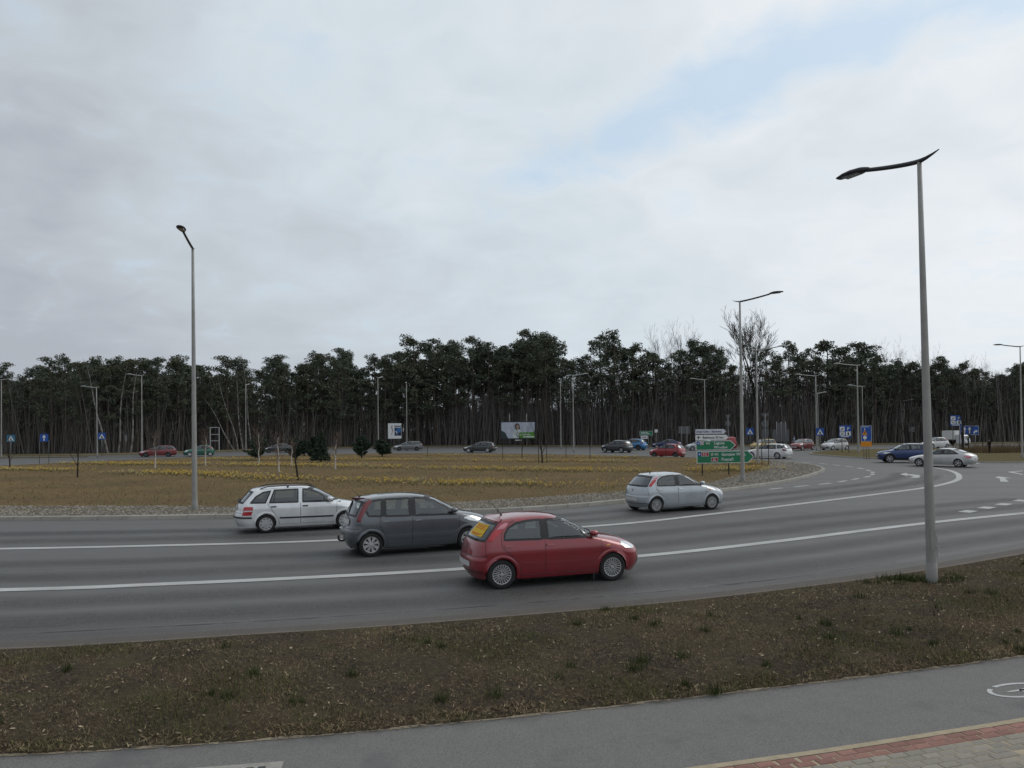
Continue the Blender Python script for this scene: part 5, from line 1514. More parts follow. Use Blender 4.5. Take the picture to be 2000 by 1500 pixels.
# --- the four pointed direction signs
t = thing('direction_sign', 'stack of pointed direction signs, two white over two green, behind a lamp post', 'road sign', (12.0, 49.2, 0), R(6))
posts(t, (.18, 1.93), 3.0, M_post, .045)
def arrow_board(x0, x1, z0, z1, tip, m, edge, name='sign_panel', bw=.035):
    zc_ = (z0 + z1) / 2
    P_ = [(x0, z0), (x1 - tip, z0), (x1, zc_), (x1 - tip, z1), (x0, z1)]
    o = pl(name, P_, 0, edge, t, .03)
    k = tip / ((z1 - z0) / 2)
    Q_ = [(x0 + bw, z0 + bw), (x1 - tip - bw * .3, z0 + bw), (x1 - bw * 1.6, zc_), (x1 - tip - bw * .3, z1 - bw), (x0 + bw, z1 - bw)]
    pl('panel_face', Q_, -.006, m, o, .004)
    return o
s4 = arrow_board(-.20, 3.62, .88, 1.66, .42, M_sgreen, M_swhite)
s3 = arrow_board(-.25, 2.40, 1.72, 2.33, .36, M_sgreen, M_swhite)
s2 = arrow_board(-.27, 1.93, 2.37, 2.70, .18, M_swhite, M_swhite, bw=.012)
s1 = arrow_board(-.29, 1.78, 2.75, 3.08, .16, M_slav, M_sdblue, bw=.014)
text_mesh('Urząd Celno - Skarbowy', .185, M_sblack, s1, -.24, 2.855, -.012, sx=.90)
text_mesh('Babimost 32 km', .21, M_sblack, s2, .20, 2.465, -.012, sx=1.0)
pl('plane_symbol', [(-.20, 2.52), (-.08, 2.525), (-.14, 2.42), (-.10, 2.42), (-.01, 2.525), (.07, 2.53), (.07, 2.55), (-.01, 2.555), (-.10, 2.66), (-.14, 2.66), (-.08, 2.555), (-.20, 2.56)], -.014, M_sblack, s2, .004)
pl('route_badge', rect(-.20, .0, 2.06, 2.28), -.013, M_sblue, s3, .004)
pl('route_badge', rect(.0, .27, 2.06, 2.28), -.013, mat('badge_grey', (.42, .36, .40), .5), s3, .004)
pl('arrow_symbol', [(-.16, 2.16), (-.06, 2.21), (-.06, 2.11)], -.017, M_swhite, s3, .003)
text_mesh('S3', .15, M_swhite, s3, .05, 2.115, -.018)
text_mesh('E65', .19, M_swhite, s3, .40, 2.095, -.018)
text_mesh('Legnica', .25, M_swhite, s3, .93, 2.09, -.018, sx=.95)
text_mesh('Wrocław', .25, M_swhite, s3, .93, 1.82, -.018, sx=.95)
pl('route_badge', rect(-.14, .08, 1.34, 1.58), -.013, M_sblue, s4, .004)
pl('arrow_symbol', [(-.10, 1.46), (.0, 1.52), (.0, 1.40)], -.017, M_swhite, s4, .003)
b = pl('route_badge', rect(.10, .60, 1.33, 1.59), -.011, M_swhite, s4, .003)
pl('route_badge', rect(.12, .58, 1.35, 1.57), -.015, M_sred, s4, .003)
text_mesh('S 3', .20, M_swhite, s4, .20, 1.39, -.020)
text_mesh('(E 65)', .21, M_swhite, s4, .72, 1.385, -.020)
text_mesh('Gorzów Wlkp.', .275, M_swhite, s4, 1.42, 1.35, -.020, sx=.98)
text_mesh('Poznań', .275, M_swhite, s4, 1.42, 1.03, -.020, sx=.98)
pl('route_badge', rect(.76, 1.20, .99, 1.25), -.011, M_swhite, s4, .003)
pl('route_badge', rect(.78, 1.18, 1.01, 1.23), -.015, M_sred, s4, .003)
text_mesh('32', .20, M_swhite, s4, .85, 1.045, -.020)

# --- pedestrian crossing signs
def crossing(x, y, rz, label, top=3.0, s=.95, tone=None):
    t = thing('crossing_sign', label, 'road sign', (x, y, 0), rz, 'pedestrian crossing signs')
    posts(t, (0,), top - .1, M_postg, .035)
    z0 = top - s
    p = pl('sign_panel', rect(-s / 2, s / 2, z0, top), 0, tone or M_sblue, t, .03)
    pl('white_triangle', [(-s * .40, z0 + s * .14), (s * .40, z0 + s * .14), (0, z0 + s * .86)], -.008, M_swhite, p, .004)
    b = MB()
    c = z0 + s * .16
    b.plate([(-.05 * s, c + .36 * s), (.04 * s, c + .36 * s), (.09 * s, c + .20 * s), (.20 * s, c + .02 * s), (.14 * s, c), (.03 * s, c + .14 * s), (-.06 * s, c), (-.14 * s, c), (-.04 * s, c + .20 * s), (-.12 * s, c + .22 * s)], -.014, -.010)
    b.plate([(.0, c + .38 * s), (.05 * s, c + .40 * s), (.0, c + .45 * s), (-.05 * s, c + .41 * s)], -.014, -.010)
    for k in range(4): b.plate(rect(-s * .30 + k * s * .17, -s * .30 + k * s * .17 + s * .09, c - .005, c + .045 * s), -.014, -.010)
    b.build('walker_symbol', M_sblack, p)
    return t
crossing(34.9, 112.7, R(-12), 'blue crossing sign right of the lamp post by the direction signs', 3.0, 1.05)
crossing(37.0, 92.3, R(-15), 'blue crossing sign at the tip of the right splitter island', 2.95, .92)
crossing(-54.6, 102.2, R(18), 'blue crossing sign beside a lamp post at the left', 3.25, .90)
crossing(-66.9, 102.5, R(24), 'teal-looking crossing sign at the far left edge', 3.1, .95, mat('sign_teal', (.03, .15, .25), .5))

# --- one-way sign on the left part of the island, its frame of two legs
t = thing('one_way_sign', 'blue sign with a white upward arrow at the far left of the island', 'road sign', (-47.9, 78.6, 0), R(20))
posts(t, (-.42, .42), 2.5, M_post, .03)
p = pl('sign_panel', rect(-.38, .38, 2.40, 3.18), 0, M_sblue, t, .03)
pl('arrow_symbol', [(-.05, 2.48), (.05, 2.48), (.05, 2.82), (.17, 2.82), (0, 3.10), (-.17, 2.82), (-.05, 2.82)], -.008, M_swhite, p, .004)

# --- blue four-symbol service signs
def services(x, y, rz, label, z0, w, h):
    t = thing('services_sign', label, 'road sign', (x, y, 0), rz, 'blue services signs')
    posts(t, (-w * .28, w * .28), z0 + h, M_post, .04)
    p = pl('sign_panel', rect(-w / 2, w / 2, z0, z0 + h), 0, M_sblue, t, .03)
    g = w * .46
    for i, (cx, cz) in enumerate(((-.25, .72), (.25, .72), (-.25, .32), (.25, .32))):
        a, bz = cx * w, z0 + cz * h
        if i != 1: pl('symbol_field', rect(a - g * .44, a + g * .44, bz - h * .17, bz + h * .17), -.008, M_swhite, p, .004)
        if i == 0: pl('symbol', [(a - g * .3, bz - .08 * h), (a + g * .25, bz + .10 * h), (a + g * .30, bz + .05 * h), (a - g * .1, bz - .11 * h)], -.014, M_sblack, p, .004)
        if i == 2:
            pl('symbol', [(a - g * .3, bz - .12 * h), (a + g * .25, bz + .12 * h), (a + g * .3, bz + .09 * h), (a - g * .25, bz - .14 * h)], -.014, M_sblack, p, .004)
            pl('symbol', [(a + g * .3, bz - .12 * h), (a + g * .25, bz - .14 * h), (a - g * .3, bz + .09 * h), (a - g * .25, bz + .12 * h)], -.019, M_sblack, p, .004)
        if i == 3: pl('symbol', [(a - g * .12, bz - .13 * h), (a + g * .12, bz - .13 * h), (a + g * .16, bz + .05 * h), (a, bz + .13 * h), (a - g * .16, bz + .05 * h)], -.014, M_sblack, p, .004)
        if i == 1: text_mesh('P', h * .36, M_swhite, p, a, bz - h * .13, -.012, align='CENTER')
    pl('distance_line', rect(-w * .36, w * .30, z0 + h * .04, z0 + h * .10), -.008, M_swhite, p, .004)
services(38.2, 88.1, R(-14), 'blue four-symbol services sign above the silver small car', 1.85, 1.28, 1.40)
services(57.0, 98.6, R(-20), 'blue four-symbol services sign above the white lorry', 3.05, 1.32, 1.36)

# --- detour sign, blue with an orange lower board
t = thing('detour_sign', 'tall blue sign with an orange arrow over an orange board', 'road sign', (33.6, 72.9, 0), R(-12))
posts(t, (-.22, .0, .22), 2.9, M_post, .022)
p = pl('sign_panel', rect(-.47, .47, 1.70, 3.18), 0, M_swhite, t, .03)
pl('panel_face', rect(-.44, .44, 1.73, 3.15), -.006, M_sblue, p, .004)
pl('arrow_shaft', rect(-.16, -.10, 1.78, 2.96), -.012, M_swhite, p, .004)
pl('warning_triangle', [(-.38, 2.30), (.12, 2.30), (-.13, 2.78)], -.018, M_sor, p, .004)
b = MB(); b.plate([(-.13 + .17 * math.cos(w), 2.06 + .17 * math.sin(w)) for w in [2 * PI * i / 18 for i in range(18)]], -.022, -.018); b.build('limit_disc', M_swhite, p)
pl('road_works_mark', rect(-.16, -.10, 2.38, 2.60), -.024, M_sblack, p, .004)
pl('top_line', rect(-.38, .25, 3.05, 3.09), -.012, M_swhite, p, .004)
pl('orange_board', rect(-.50, .46, 1.20, 1.67), -.01, M_sor, t, .03)

# --- lane sign at the right
t = thing('lane_sign', 'blue lane sign with three white arrows at the right', 'road sign', (54.1, 90.9, 0), R(-22))
posts(t, (-.62, .62), 3.0, M_postg, .05)
p = pl('sign_panel', rect(-.98, .98, 1.98, 3.04), 0, M_swhite, t, .03)
pl('panel_face', rect(-.95, .95, 2.01, 3.01), -.006, M_sblue, p, .004)
def up_arrow(cx, head=True): return [(cx - .07, 2.12), (cx + .07, 2.12), (cx + .07, 2.62), (cx + .20, 2.62), (cx, 2.92), (cx - .20, 2.62), (cx - .07, 2.62)]
pl('arrow_symbol', up_arrow(-.50), -.012, M_swhite, p, .004)
pl('arrow_symbol', [(-.55, 2.30), (-.55, 2.42), (-.72, 2.42), (-.72, 2.54), (-.90, 2.36), (-.72, 2.20), (-.72, 2.30)], -.016, M_swhite, p, .003)
pl('arrow_symbol', up_arrow(.02), -.012, M_swhite, p, .004)
pl('arrow_symbol', [(.42, 2.12), (.55, 2.12), (.58, 2.30), (.66, 2.34), (.66, 2.22), (.88, 2.40), (.66, 2.58), (.66, 2.48), (.52, 2.44), (.44, 2.34)], -.012, M_swhite, p, .004)
# --- green and white board left of the direction signs
t = thing('green_sign', 'small green sign over a white board on the far road', 'road sign', (20.6, 118.1, 0), R(-8))
posts(t, (-.55, .35), 1.9, M_postg, .04)
p = pl('sign_panel', rect(-.98, .98, 2.02, 2.68), 0, M_swhite, t, .03)
pl('panel_face', rect(-.95, .95, 2.05, 2.65), -.006, M_sgreen, p, .004)
pl('text_line', rect(-.80, .3, 2.42, 2.50), -.012, M_swhite, p, .003); pl('text_line', rect(-.80, .6, 2.22, 2.30), -.012, M_swhite, p, .003)
p = pl('lower_board', rect(-.82, .22, 1.50, 1.97), 0, M_swhite, t, .03)
pl('text_line', rect(-.65, .05, 1.68, 1.80), -.006, M_sback, p, .003)
t = thing('marker_sign', 'small white square sign beside the small green sign', 'road sign', (22.2, 118.4, 0), R(-8))
posts(t, (0,), 2.6, M_postg, .035); pl('sign_panel', rect(-.22, .22, 2.45, 2.92), 0, M_swhite, t, .03)
# --- grey sign backs
def back_sign(x, y, rz, label, shapes, px, pz):
    t = thing('sign_back', label, 'road sign', (x, y, 0), rz, 'road signs seen from behind')
    posts(t, px, pz, M_postg, .045, -.05)
    for s_ in shapes: pl('sign_panel', s_, 0, M_sback, t, .03)
def circ(cx, cz, r): return [(cx + r * math.cos(2 * PI * i / 20), cz + r * math.sin(2 * PI * i / 20)) for i in range(20)]
def tri(cx, z1, w): return [(cx, z1 - w * .86), (cx + w / 2, z1), (cx - w / 2, z1)]
back_sign(26.0, 116.1, 0, 'grey back of a square board behind the bright red hatchback', [rect(-.85, .85, 2.25, 3.35)], (-.4, .4), 3.3)
back_sign(33.4, 102.0, R(-10), 'grey backs of a triangle and a round sign beside the island lamp', [tri(.2, 4.95, .95), circ(.2, 3.55, .48), rect(-.2, .62, 1.6, 2.9)], (.2,), 4.9)
back_sign(33.6, 119.5, R(-10), 'grey backs of a triangle and a round sign above the white direction signs', [tri(0, 5.1, .9), circ(0, 3.75, .45)], (0,), 5.0)
back_sign(38.9, 111.1, R(-14), 'large grey back of a board with three posts, above the white estate', [rect(-.62, .62, 1.0, 3.7), rect(-1.15, -.64, 1.0, 2.75), rect(.64, 1.1, 1.0, 2.75)], (-.62, 0, .62), 3.9)
back_sign(-60.1, 119.5, R(20), 'small grey sign back between the white birch trunks', [rect(-.22, .22, 2.0, 2.9)], (0,), 2.8)
back_sign(69.2, 133, R(-20), 'small grey sign back at the forest edge by the near lamp post', [rect(-.42, .42, 2.0, 2.9)], (0,), 2.8)
t = thing('snow_white_flag', 'small white feather banner beside the island lamp', 'banner', (34.2, 104.2, 0)); t.name = 'feather_banner'
posts(t, (0,), 2.9, M_postg, .03); pl('banner_cloth', [(.03, 1.8), (.45, 1.75), (.50, 2.6), (.30, 2.4), (.20, 2.75), (.03, 2.8)], .05, M_swhite, t, .02)

# --- billboards
t = thing('billboard', 'wide billboard with a woman in a white coat, in front of the forest', 'billboard', (1.1, 140.6, 0), 0)
M_bsky = mat('print_sky', (.42, .46, .55), .8, noise=[(.5, .35, .65, (.52, .55, .60)), (3, .5, .7, (.36, .40, .50))])
posts(t, (-1.55, 1.55), 6.0, M_postg, .09, .12)
fr = pl('frame', rect(-3.18, 3.18, 1.42, 4.62), 0, mat('board_frame', (.03, .035, .05), .6), t, .10)
pl('poster', rect(-3.05, 3.02, 1.52, 4.42), -.01, M_bsky, t, .008)
b = MB()
def bpl(nm, poly, m, y): return pl(nm, poly, y, m, t, .004)
bpl('print_trees', [(-3.05, 1.52), (-3.05, 2.9), (-2.7, 2.75), (-2.3, 2.5), (-2.1, 2.0), (-1.85, 1.52)], mat('print_dark_green', (.035, .05, .05), .8), -.016)
bpl('print_hair', [(-.52, 3.1), (-.55, 3.9), (-.3, 4.25), (.05, 4.22), (.28, 3.9), (.34, 3.2), (.1, 3.0), (-.3, 3.0)], mat('print_hair', (.05, .035, .035), .8), -.018)
bpl('print_face', [(-.28, 3.3), (-.32, 3.75), (-.12, 4.02), (.10, 3.9), (.16, 3.5), (.05, 3.2), (-.12, 3.12)], mat('print_skin', (.42, .28, .22), .8), -.023)
bpl('print_coat', [(-1.0, 1.52), (-.85, 2.8), (-.5, 3.12), (.25, 3.12), (.75, 2.85), (.95, 1.52)], mat('print_coat', (.60, .66, .62), .8), -.020)
bpl('print_green_band', [(.15, 1.60), (.15, 2.55), (2.75, 2.62), (3.0, 2.95), (3.0, 1.52), (.15, 1.52)], mat('print_green', (.09, .26, .035), .8), -.028)
text_mesh('Idzie nowe...', .62, M_swhite, t, -.62, 2.02, -.040, sx=.98)
bpl('print_small_line', rect(.9, 2.85, 1.66, 1.84), M_swhite, -.034)
pl('name_plate', rect(-.55, .62, 1.08, 1.24), 0, M_swhite, t, .03)
b = MB(); b.tube([(-1.55, .12, 4.6), (-1.55, .12, 5.6)], .05, 6); b.tube([(1.55, .12, 4.6), (1.55, .12, 5.6)], .05, 6); b.build('lamp_bracket', M_postg, t)
t = thing('poster_board', 'small white and blue poster board beside a street lamp', 'billboard', (-20.3, 133.0, 0), R(6))
posts(t, (-.7, .7), 3.5, M_post, .07, .1)
pl('board', rect(-1.18, 1.12, 1.75, 4.40), 0, M_swhite, t, .06)
pl('print_blue', rect(-.06, 1.08, 2.25, 4.05), -.008, mat('print_navy', (.012, .022, .06), .7), t, .006)
pl('print_light', [(.05, 3.0), (.45, 3.6), (1.05, 3.7), (1.05, 2.9), (.5, 2.75)], -.014, mat('print_azure', (.04, .14, .34), .7), t, .004)
pl('print_stripe', rect(.0, 1.02, 3.93, 4.02), -.014, M_swhite, t, .004); pl('print_stripe', rect(.0, 1.02, 3.66, 3.78), -.018, M_swhite, t, .004)
pl('print_stripe', [(.05, 3.05), (.2, 3.1), (.42, 2.75), (.38, 2.45), (.3, 2.45), (.28, 2.7)], -.020, M_slav, t, .004)
pl('print_figure', [(-.62, 3.95), (-.28, 4.0), (-.45, 3.85), (-.42, 3.45), (-.28, 3.2), (-.42, 2.9), (-.5, 2.4), (-.62, 2.4), (-.5, 2.95), (-.44, 3.2), (-.58, 3.5)], -.012, mat('print_mauve', (.20, .10, .14), .7), t, .004)
t = thing('ladder_frame', 'empty white metal frame standing at the forest edge on the left', 'frame', (-49.5, 127.8, 0), R(8))
for nm, q in (('upright', rect(-.78, -.64, 0, 4.0)), ('upright', rect(.64, .78, 0, 4.0)), ('rung', rect(-.64, .64, 3.9, 4.02)), ('rung', rect(-.64, .64, 2.75, 2.85)), ('rung', rect(-.64, .64, 1.7, 1.8))):
    pl(nm, q, 0, mat('white_frame', (.45, .46, .47), .6), t, .08)

# ================================================================== people
def person(name, label, x, y, rz, h, top, legs, hair, pose=0):
    t = thing(name, label, 'person', (x, y, 0), rz)
    k = h / 1.75
    sw = .10 if pose == 0 else .22
    V = {'pel': (0, 0, .95, .13, .10), 'wst': (0, 0, 1.10, .125, .10), 'che': (0, .0, 1.30, .155, .11), 'nkb': (0, 0, 1.45, .075, .075), 'nk': (0, .01, 1.52, .052, .055), 'hd1': (0, .03, 1.60, .072, .085), 'hd2': (0, .03, 1.70, .068, .082),
         'hl': (.09, 0, .90, .085, .085), 'kl': (.10, sw, .50, .058, .06), 'al': (.10, sw * .5, .09, .042, .045), 'tl': (.11, sw * .5 + .15, .035, .038, .03),
         'hr': (-.09, 0, .90, .085, .085), 'kr': (-.10, -.02, .50, .058, .06), 'ar': (-.10, -sw, .09, .042, .045), 'tr': (-.11, -sw + .15, .035, .038, .03),
         'sl': (.19, 0, 1.41, .065, .065), 'el': (.24, .02, 1.14, .048, .048), 'wl': (.20, .18, .98, .034, .034), 'fl': (.18, .25, .95, .03, .03),
         'sr': (-.19, 0, 1.41, .065, .065), 'er': (-.24, .02, 1.14, .048, .048), 'wr': (-.20, .16, .96, .034, .034), 'fr': (-.18, .23, .93, .03, .03)}
    E_ = [('pel', 'wst'), ('wst', 'che'), ('che', 'nkb'), ('nkb', 'nk'), ('nk', 'hd1'), ('hd1', 'hd2'), ('pel', 'hl'), ('hl', 'kl'), ('kl', 'al'), ('al', 'tl'), ('pel', 'hr'), ('hr', 'kr'), ('kr', 'ar'), ('ar', 'tr'),
          ('che', 'sl'), ('sl', 'el'), ('el', 'wl'), ('wl', 'fl'), ('che', 'sr'), ('sr', 'er'), ('er', 'wr'), ('wr', 'fr')]
    ks = list(V)
    me = bpy.data.meshes.new('body')
    me.from_pydata([(V[q][0] * k, V[q][1] * k, V[q][2] * k) for q in ks], [(ks.index(a), ks.index(b)) for a, b in E_], [])
    o = link('body', me, t)
    md = o.modifiers.new('skin', 'SKIN')
    for i, q in enumerate(ks):
        me.skin_vertices[0].data[i].radius = (V[q][3] * k, V[q][4] * k)
        me.skin_vertices[0].data[i].use_root = (q == 'pel')
    o.modifiers.new('sub', 'SUBSURF').levels = 2
    dg = bpy.context.evaluated_depsgraph_get()
    m2 = bpy.data.meshes.new_from_object(o.evaluated_get(dg))
    bpy.data.objects.remove(o)
    skin = mat('skin', (.36, .22, .16), .6)
    for mm in (top, legs, skin, hair): m2.materials.append(mm)
    for pz in m2.polygons:
        c = pz.center / k
        pz.use_smooth = True
        pz.material_index = 2 if (c.z > 1.50 or (abs(c.x) > .14 and c.y > .20 and c.z > .8)) else (1 if c.z < .92 and abs(c.x) < .19 else 0)
        if c.z < .10: pz.material_index = 3
    link('body', m2, t)
    b = MB()
    n = 10
    vs = [(0, -.005, 1.80)]
    for zz, r_ in ((1.785, .05), (1.75, .085), (1.69, .098), (1.62, .092)):
        for i in range(n):
            w = 2 * PI * i / n
            yy = math.sin(w)
            vs.append((r_ * .88 * math.cos(w), (-.005 if zz > 1.74 else -.02) + r_ * (yy if yy < 0 or zz > 1.74 else yy * .55) + .02, zz))
    fs = [(0, 1 + i, 1 + (i + 1) % n) for i in range(n)] + [(1 + r_ * n + i, 1 + r_ * n + n + i, 1 + r_ * n + n + (i + 1) % n, 1 + r_ * n + (i + 1) % n) for r_ in range(3) for i in range(n)]
    b.add([(x_ * k, y_ * k, z_ * k) for x_, y_, z_ in vs], fs)
    b.build('hair', hair, t, True)
    return t
M_dk = mat('cloth_dark', (.018, .017, .018), .9); M_jk = mat('cloth_black_brown', (.022, .017, .016), .9); M_hr = mat('hair_dark', (.02, .014, .010), .7)
person('person', 'person in dark jacket and trousers standing on the verge at the right', 50.3, 81.0, R(20), 1.66, M_jk, M_dk, M_hr, 0)
person('person', 'person in a pale blue jacket walking behind the white estate', 42.0, 114.5, R(250), 1.72, mat('cloth_pale_blue', (.30, .40, .52), .9), M_dk, mat('cap_blue', (.05, .10, .25), .8), 1)

# ================================================================== vegetation
M_pine = mat('pine_needles', (0.096, 0.112, 0.084), 0.9, spec=.2, island=.5, noise=[(.25, .45, .65, (.112, .116, .072))])  # needle colour lightened to stand in for slight haze over the forest
M_pine2 = mat('young_pine_needles', (0.042, 0.060, 0.042), 0.9, spec=.2, island=.5)
M_ptrunk = mat('pine_bark', (0.105, 0.086, 0.072), 1.0, noise=[(1.2, .45, .65, (.075, .066, .060)), (.25, .5, .7, (.13, .095, .068))])
M_bark = mat('dark_bark', (0.045, 0.038, 0.034), 1.0, noise=[(4, .4, .7, (.03, .027, .025))])
M_twig = mat('grey_twigs', (0.075, 0.064, 0.058), 1.0, island=.25)
M_birch = mat('birch_bark', (0.50, 0.47, 0.42), .9, noise=[(5, .55, .65, (.08, .07, .065))])
M_birchf = mat('far_birch_bark', (0.24, 0.23, 0.215), .9, noise=[(1.5, .45, .62, (.06, .056, .052))])
M_brush = mat('bare_brush', (0.135, 0.124, 0.116), 1.0, island=.3)  # brush tone raised as well, the haze put into its colour

def needle_clumps(cl, per, size, rg):
    """cl: list of (x,y,z,rx,rz); flat quads scattered through each clump"""
    out = []
    for (x, y, z, rx, rz) in cl:
        n = int(per * (rx / 1.0) ** 1.4) + 4
        d = rg.normal(0, 1, (n, 3)); d /= np.linalg.norm(d, axis=1)[:, None]
        rad = rg.random(n) ** (1 / 2.2)
        c = np.array([x, y, z]) + d * rad[:, None] * np.array([rx, rx, rz])
        a = rg.normal(0, 1, (n, 3)); a[:, 2] = a[:, 2] * .6 + .25; a /= np.linalg.norm(a, axis=1)[:, None]
        b = np.cross(a, rg.normal(0, 1, (n, 3))); b /= np.linalg.norm(b, axis=1)[:, None]
        s = rg.uniform(.6, 1.3, n)[:, None] * size
        a = a * s; b = b * s * .34
        out.append(np.stack([c - a * .5 - b * .5, c + a * .1 - b, c + a, c + a * .1 + b], 1).reshape(-1, 3))
    return np.concatenate(out)
def mesh_only(o):
    me = o.data; bpy.data.objects.remove(o); return me
def branch_tube(m, p0, p1, r0, r1, n=4, bend=.1, segs=3):
    p0, p1 = Vector(p0), Vector(p1); L = (p1 - p0).length
    pts = [p0]
    for i in range(1, segs):
        pts.append(p0.lerp(p1, i / segs) + Vector((rnd(-1, 1), rnd(-1, 1), rnd(-.3, 1))) * L * bend * .4)
    pts.append(p1)
    m.tube(pts, [r0 + (r1 - r0) * i / segs for i in range(segs + 1)], n, False)
    return pts

# --- forest pines: unit height 20 m
def pine_variant(k, low=False):
    rg = np.random.default_rng(100 + k); random.seed(500 + k)
    H = 20.0
    lean = (rnd(-.6, .6), rnd(-.6, .6))
    m = MB()
    pts = [(0, 0, -.2)]
    for i in range(1, 7):
        t_ = i / 6
        pts.append((lean[0] * t_ ** 1.5 + rnd(-.12, .12), lean[1] * t_ ** 1.5 + rnd(-.12, .12), H * .96 * t_))
    m.tube(pts, [.24, .21, .19, .17, .14, .10, .03], 7, False)
    base = H * (rnd(.26, .42) if low else rnd(.44, .56))
    cl = []
    def ax(z):
        t_ = max(0, min(.999, z / (H * .96))) * 6; i = int(t_); f = t_ - i
        a, b = Vector(pts[i]), Vector(pts[i + 1]); return a.lerp(b, f)
    nb = random.randint(34, 42) if low else random.randint(26, 33)
    for i in range(nb):
        f = (i + rnd(0, .8)) / nb
        z = base + (H * .95 - base) * f
        L = (1.1 + 2.5 * math.sin(PI * min(1, .22 + .74 * f))) * rnd(.55, 1.15)
        w = rnd(0, 2 * PI)
        p0 = ax(z); p1 = p0 + Vector((math.cos(w) * L, math.sin(w) * L, L * rnd(.0, .40)))
        branch_tube(m, p0, p1, .05, .015)
        for q in (.55, .85, 1.05):
            if random.random() < .85:
                c = p0.lerp(p1, q) + Vector((rnd(-.3, .3), rnd(-.3, .3), rnd(.0, .35)))
                cl.append((c.x, c.y, c.z, rnd(.50, 1.05), rnd(.42, .85)))
    for i in range(4): cl.append((lean[0] + rnd(-.5, .5), lean[1] + rnd(-.5, .5), H - rnd(.2, 1.6), rnd(.5, .9), rnd(.35, .6)))
    for i in range(random.randint(6, 12)):       # dead snags under the crown
        z = rnd(.22, .55) * H; w = rnd(0, 2 * PI); L = rnd(.5, 1.8); p0 = ax(z)
        branch_tube(m, p0, p0 + Vector((math.cos(w) * L, math.sin(w) * L, rnd(-.4, .2))), .028, .008, 3, .15, 2)
    tr = m.build('trunk', M_ptrunk, None, True)
    cr = np_mesh('crown', needle_clumps(cl, 62, .27, rg), 4, M_pine)
    return mesh_only(tr), mesh_only(cr)
PINES = [pine_variant(k) for k in range(6)]
PINES_LOW = [pine_variant(20 + k, True) for k in range(5)]

# --- bare deciduous trees
def bare_tree_meshes(seed, H, trunk_m, twig_m, spread=.5, fork=.35, levels=5, r0=.16, up=.55, nkids=(3, 4), name='crown', minr=0.0):
    random.seed(seed)
    mt = MB(); mc = MB()
    def grow(p, d, L, r, lv):
        segs = 3
        pts = [p]; dd = d.copy()
        for i in range(segs):
            dd = (dd + Vector((rnd(-1, 1), rnd(-1, 1), rnd(-.2, .7))) * (.05 if lv == 0 else .16)).normalized()
            pts.append(pts[-1] + dd * L / segs)
        tgt = mt if lv == 0 else mc
        tgt.tube(pts, [max(minr, q_) for q_ in (r, r * .86, r * .72, r * .55)], 6 if lv == 0 else (4 if lv < 2 else 3), False)
        if lv >= levels: return
        for k in range(random.randint(*nkids)):
            f = rnd(.35, 1.0) if k else 1.0
            i = min(segs - 1, int(f * segs)); q = pts[i].lerp(pts[i + 1], f * segs - i) if f < 1 else pts[-1]
            nd = (dd + Vector((rnd(-1, 1), rnd(-1, 1), rnd(-.1, up))) * spread * (1.25 if k else .55)).normalized()
            grow(q, nd, L * rnd(.55, .80), r * (.58 if k == 0 else .42), lv + 1)
    grow(Vector((0, 0, -.1)), Vector((rnd(-.05, .05), rnd(-.05, .05), 1)).normalized(), H * fork, r0, 0)
    a = mt.build('trunk', trunk_m, None, True); b = mc.build(name, twig_m, None)
    za = max(v_[2] for v_ in mc.v)
    cx = sum(v_[0] for v_ in mc.v) / len(mc.v); cy = sum(v_[1] for v_ in mc.v) / len(mc.v)
    return mesh_only(a), mesh_only(b), za, cx, cy
def plant(name, label, cat, parts, x, y, h, zref, group=None, rz=None, sxy=None):
    t = thing(name, label, cat, (x, y, 0), rnd(0, 6.28) if rz is None else rz, group)
    s = h / zref
    t.scale = (sxy or s, sxy or s, s)
    for nm, me in parts: link(nm, me, t)
    return t

# --- forest layout
EDGE = catmull([(-150, 112), (-110, 115), (-76, 117), (-63, 117.5), (-56, 123), (-49, 132), (-38, 143), (-20, 150), (0, 147), (17, 137), (33, 131), (50, 132), (67, 133), (84, 133), (130, 134)], 1.0)
TL = [(-.667, .0907), (-.567, .1043), (-.5, .099), (-.4, .1027), (-.333, .0953), (-.28, .1081), (-.227, .1209), (-.2, .094), (-.16, .1069), (-.1, .1297), (-.067, .1293), (-.033, .1223), (.02, .1351), (.067, .1213), (.1, .1077), (.133, .1307), (.18, .1369), (.22, .1131), (.267, .1107), (.313, .0955), (.36, .1137), (.4, .1147), (.433, .1177), (.467, .1007), (.487, .1005), (.527, .0834), (.567, .0917), (.6, .078), (.627, .0691), (.647, .0789), (.667, .0853), (.8, .09)]
def forest_h(x, y):
    return 3.2 + y * float(np.interp(x / y, [q[0] for q in TL], [q[1] for q in TL]))
LANDMARK = [(-.60, 'at the left edge of the picture'), (-.54, 'above the blue up-arrow sign'), (-.49, 'behind the three white birches'), (-.42, 'left of the near left lamp post'), (-.36, 'behind the empty white frame'), (-.30, 'behind the fan of slanting birches'), (-.22, 'behind the island spruce'),
            (-.14, 'behind the blue and white poster board'), (-.06, 'above the grey estates'), (.0, 'left of the billboard'), (.06, 'above the billboard'), (.12, 'behind the pair of thin lamps'), (.19, 'above the small green sign'), (.26, 'above the bright red hatchback'), (.33, 'by the tallest bare tree'),
            (.40, 'above the dark red small car'), (.46, 'above the detour sign'), (.53, 'left of the near right lamp post'), (.60, 'above the silver liftback'), (9, 'at the right edge of the picture')]
random.seed(31)
en = normals2(EDGE)
cnt = 0
PLACED = []
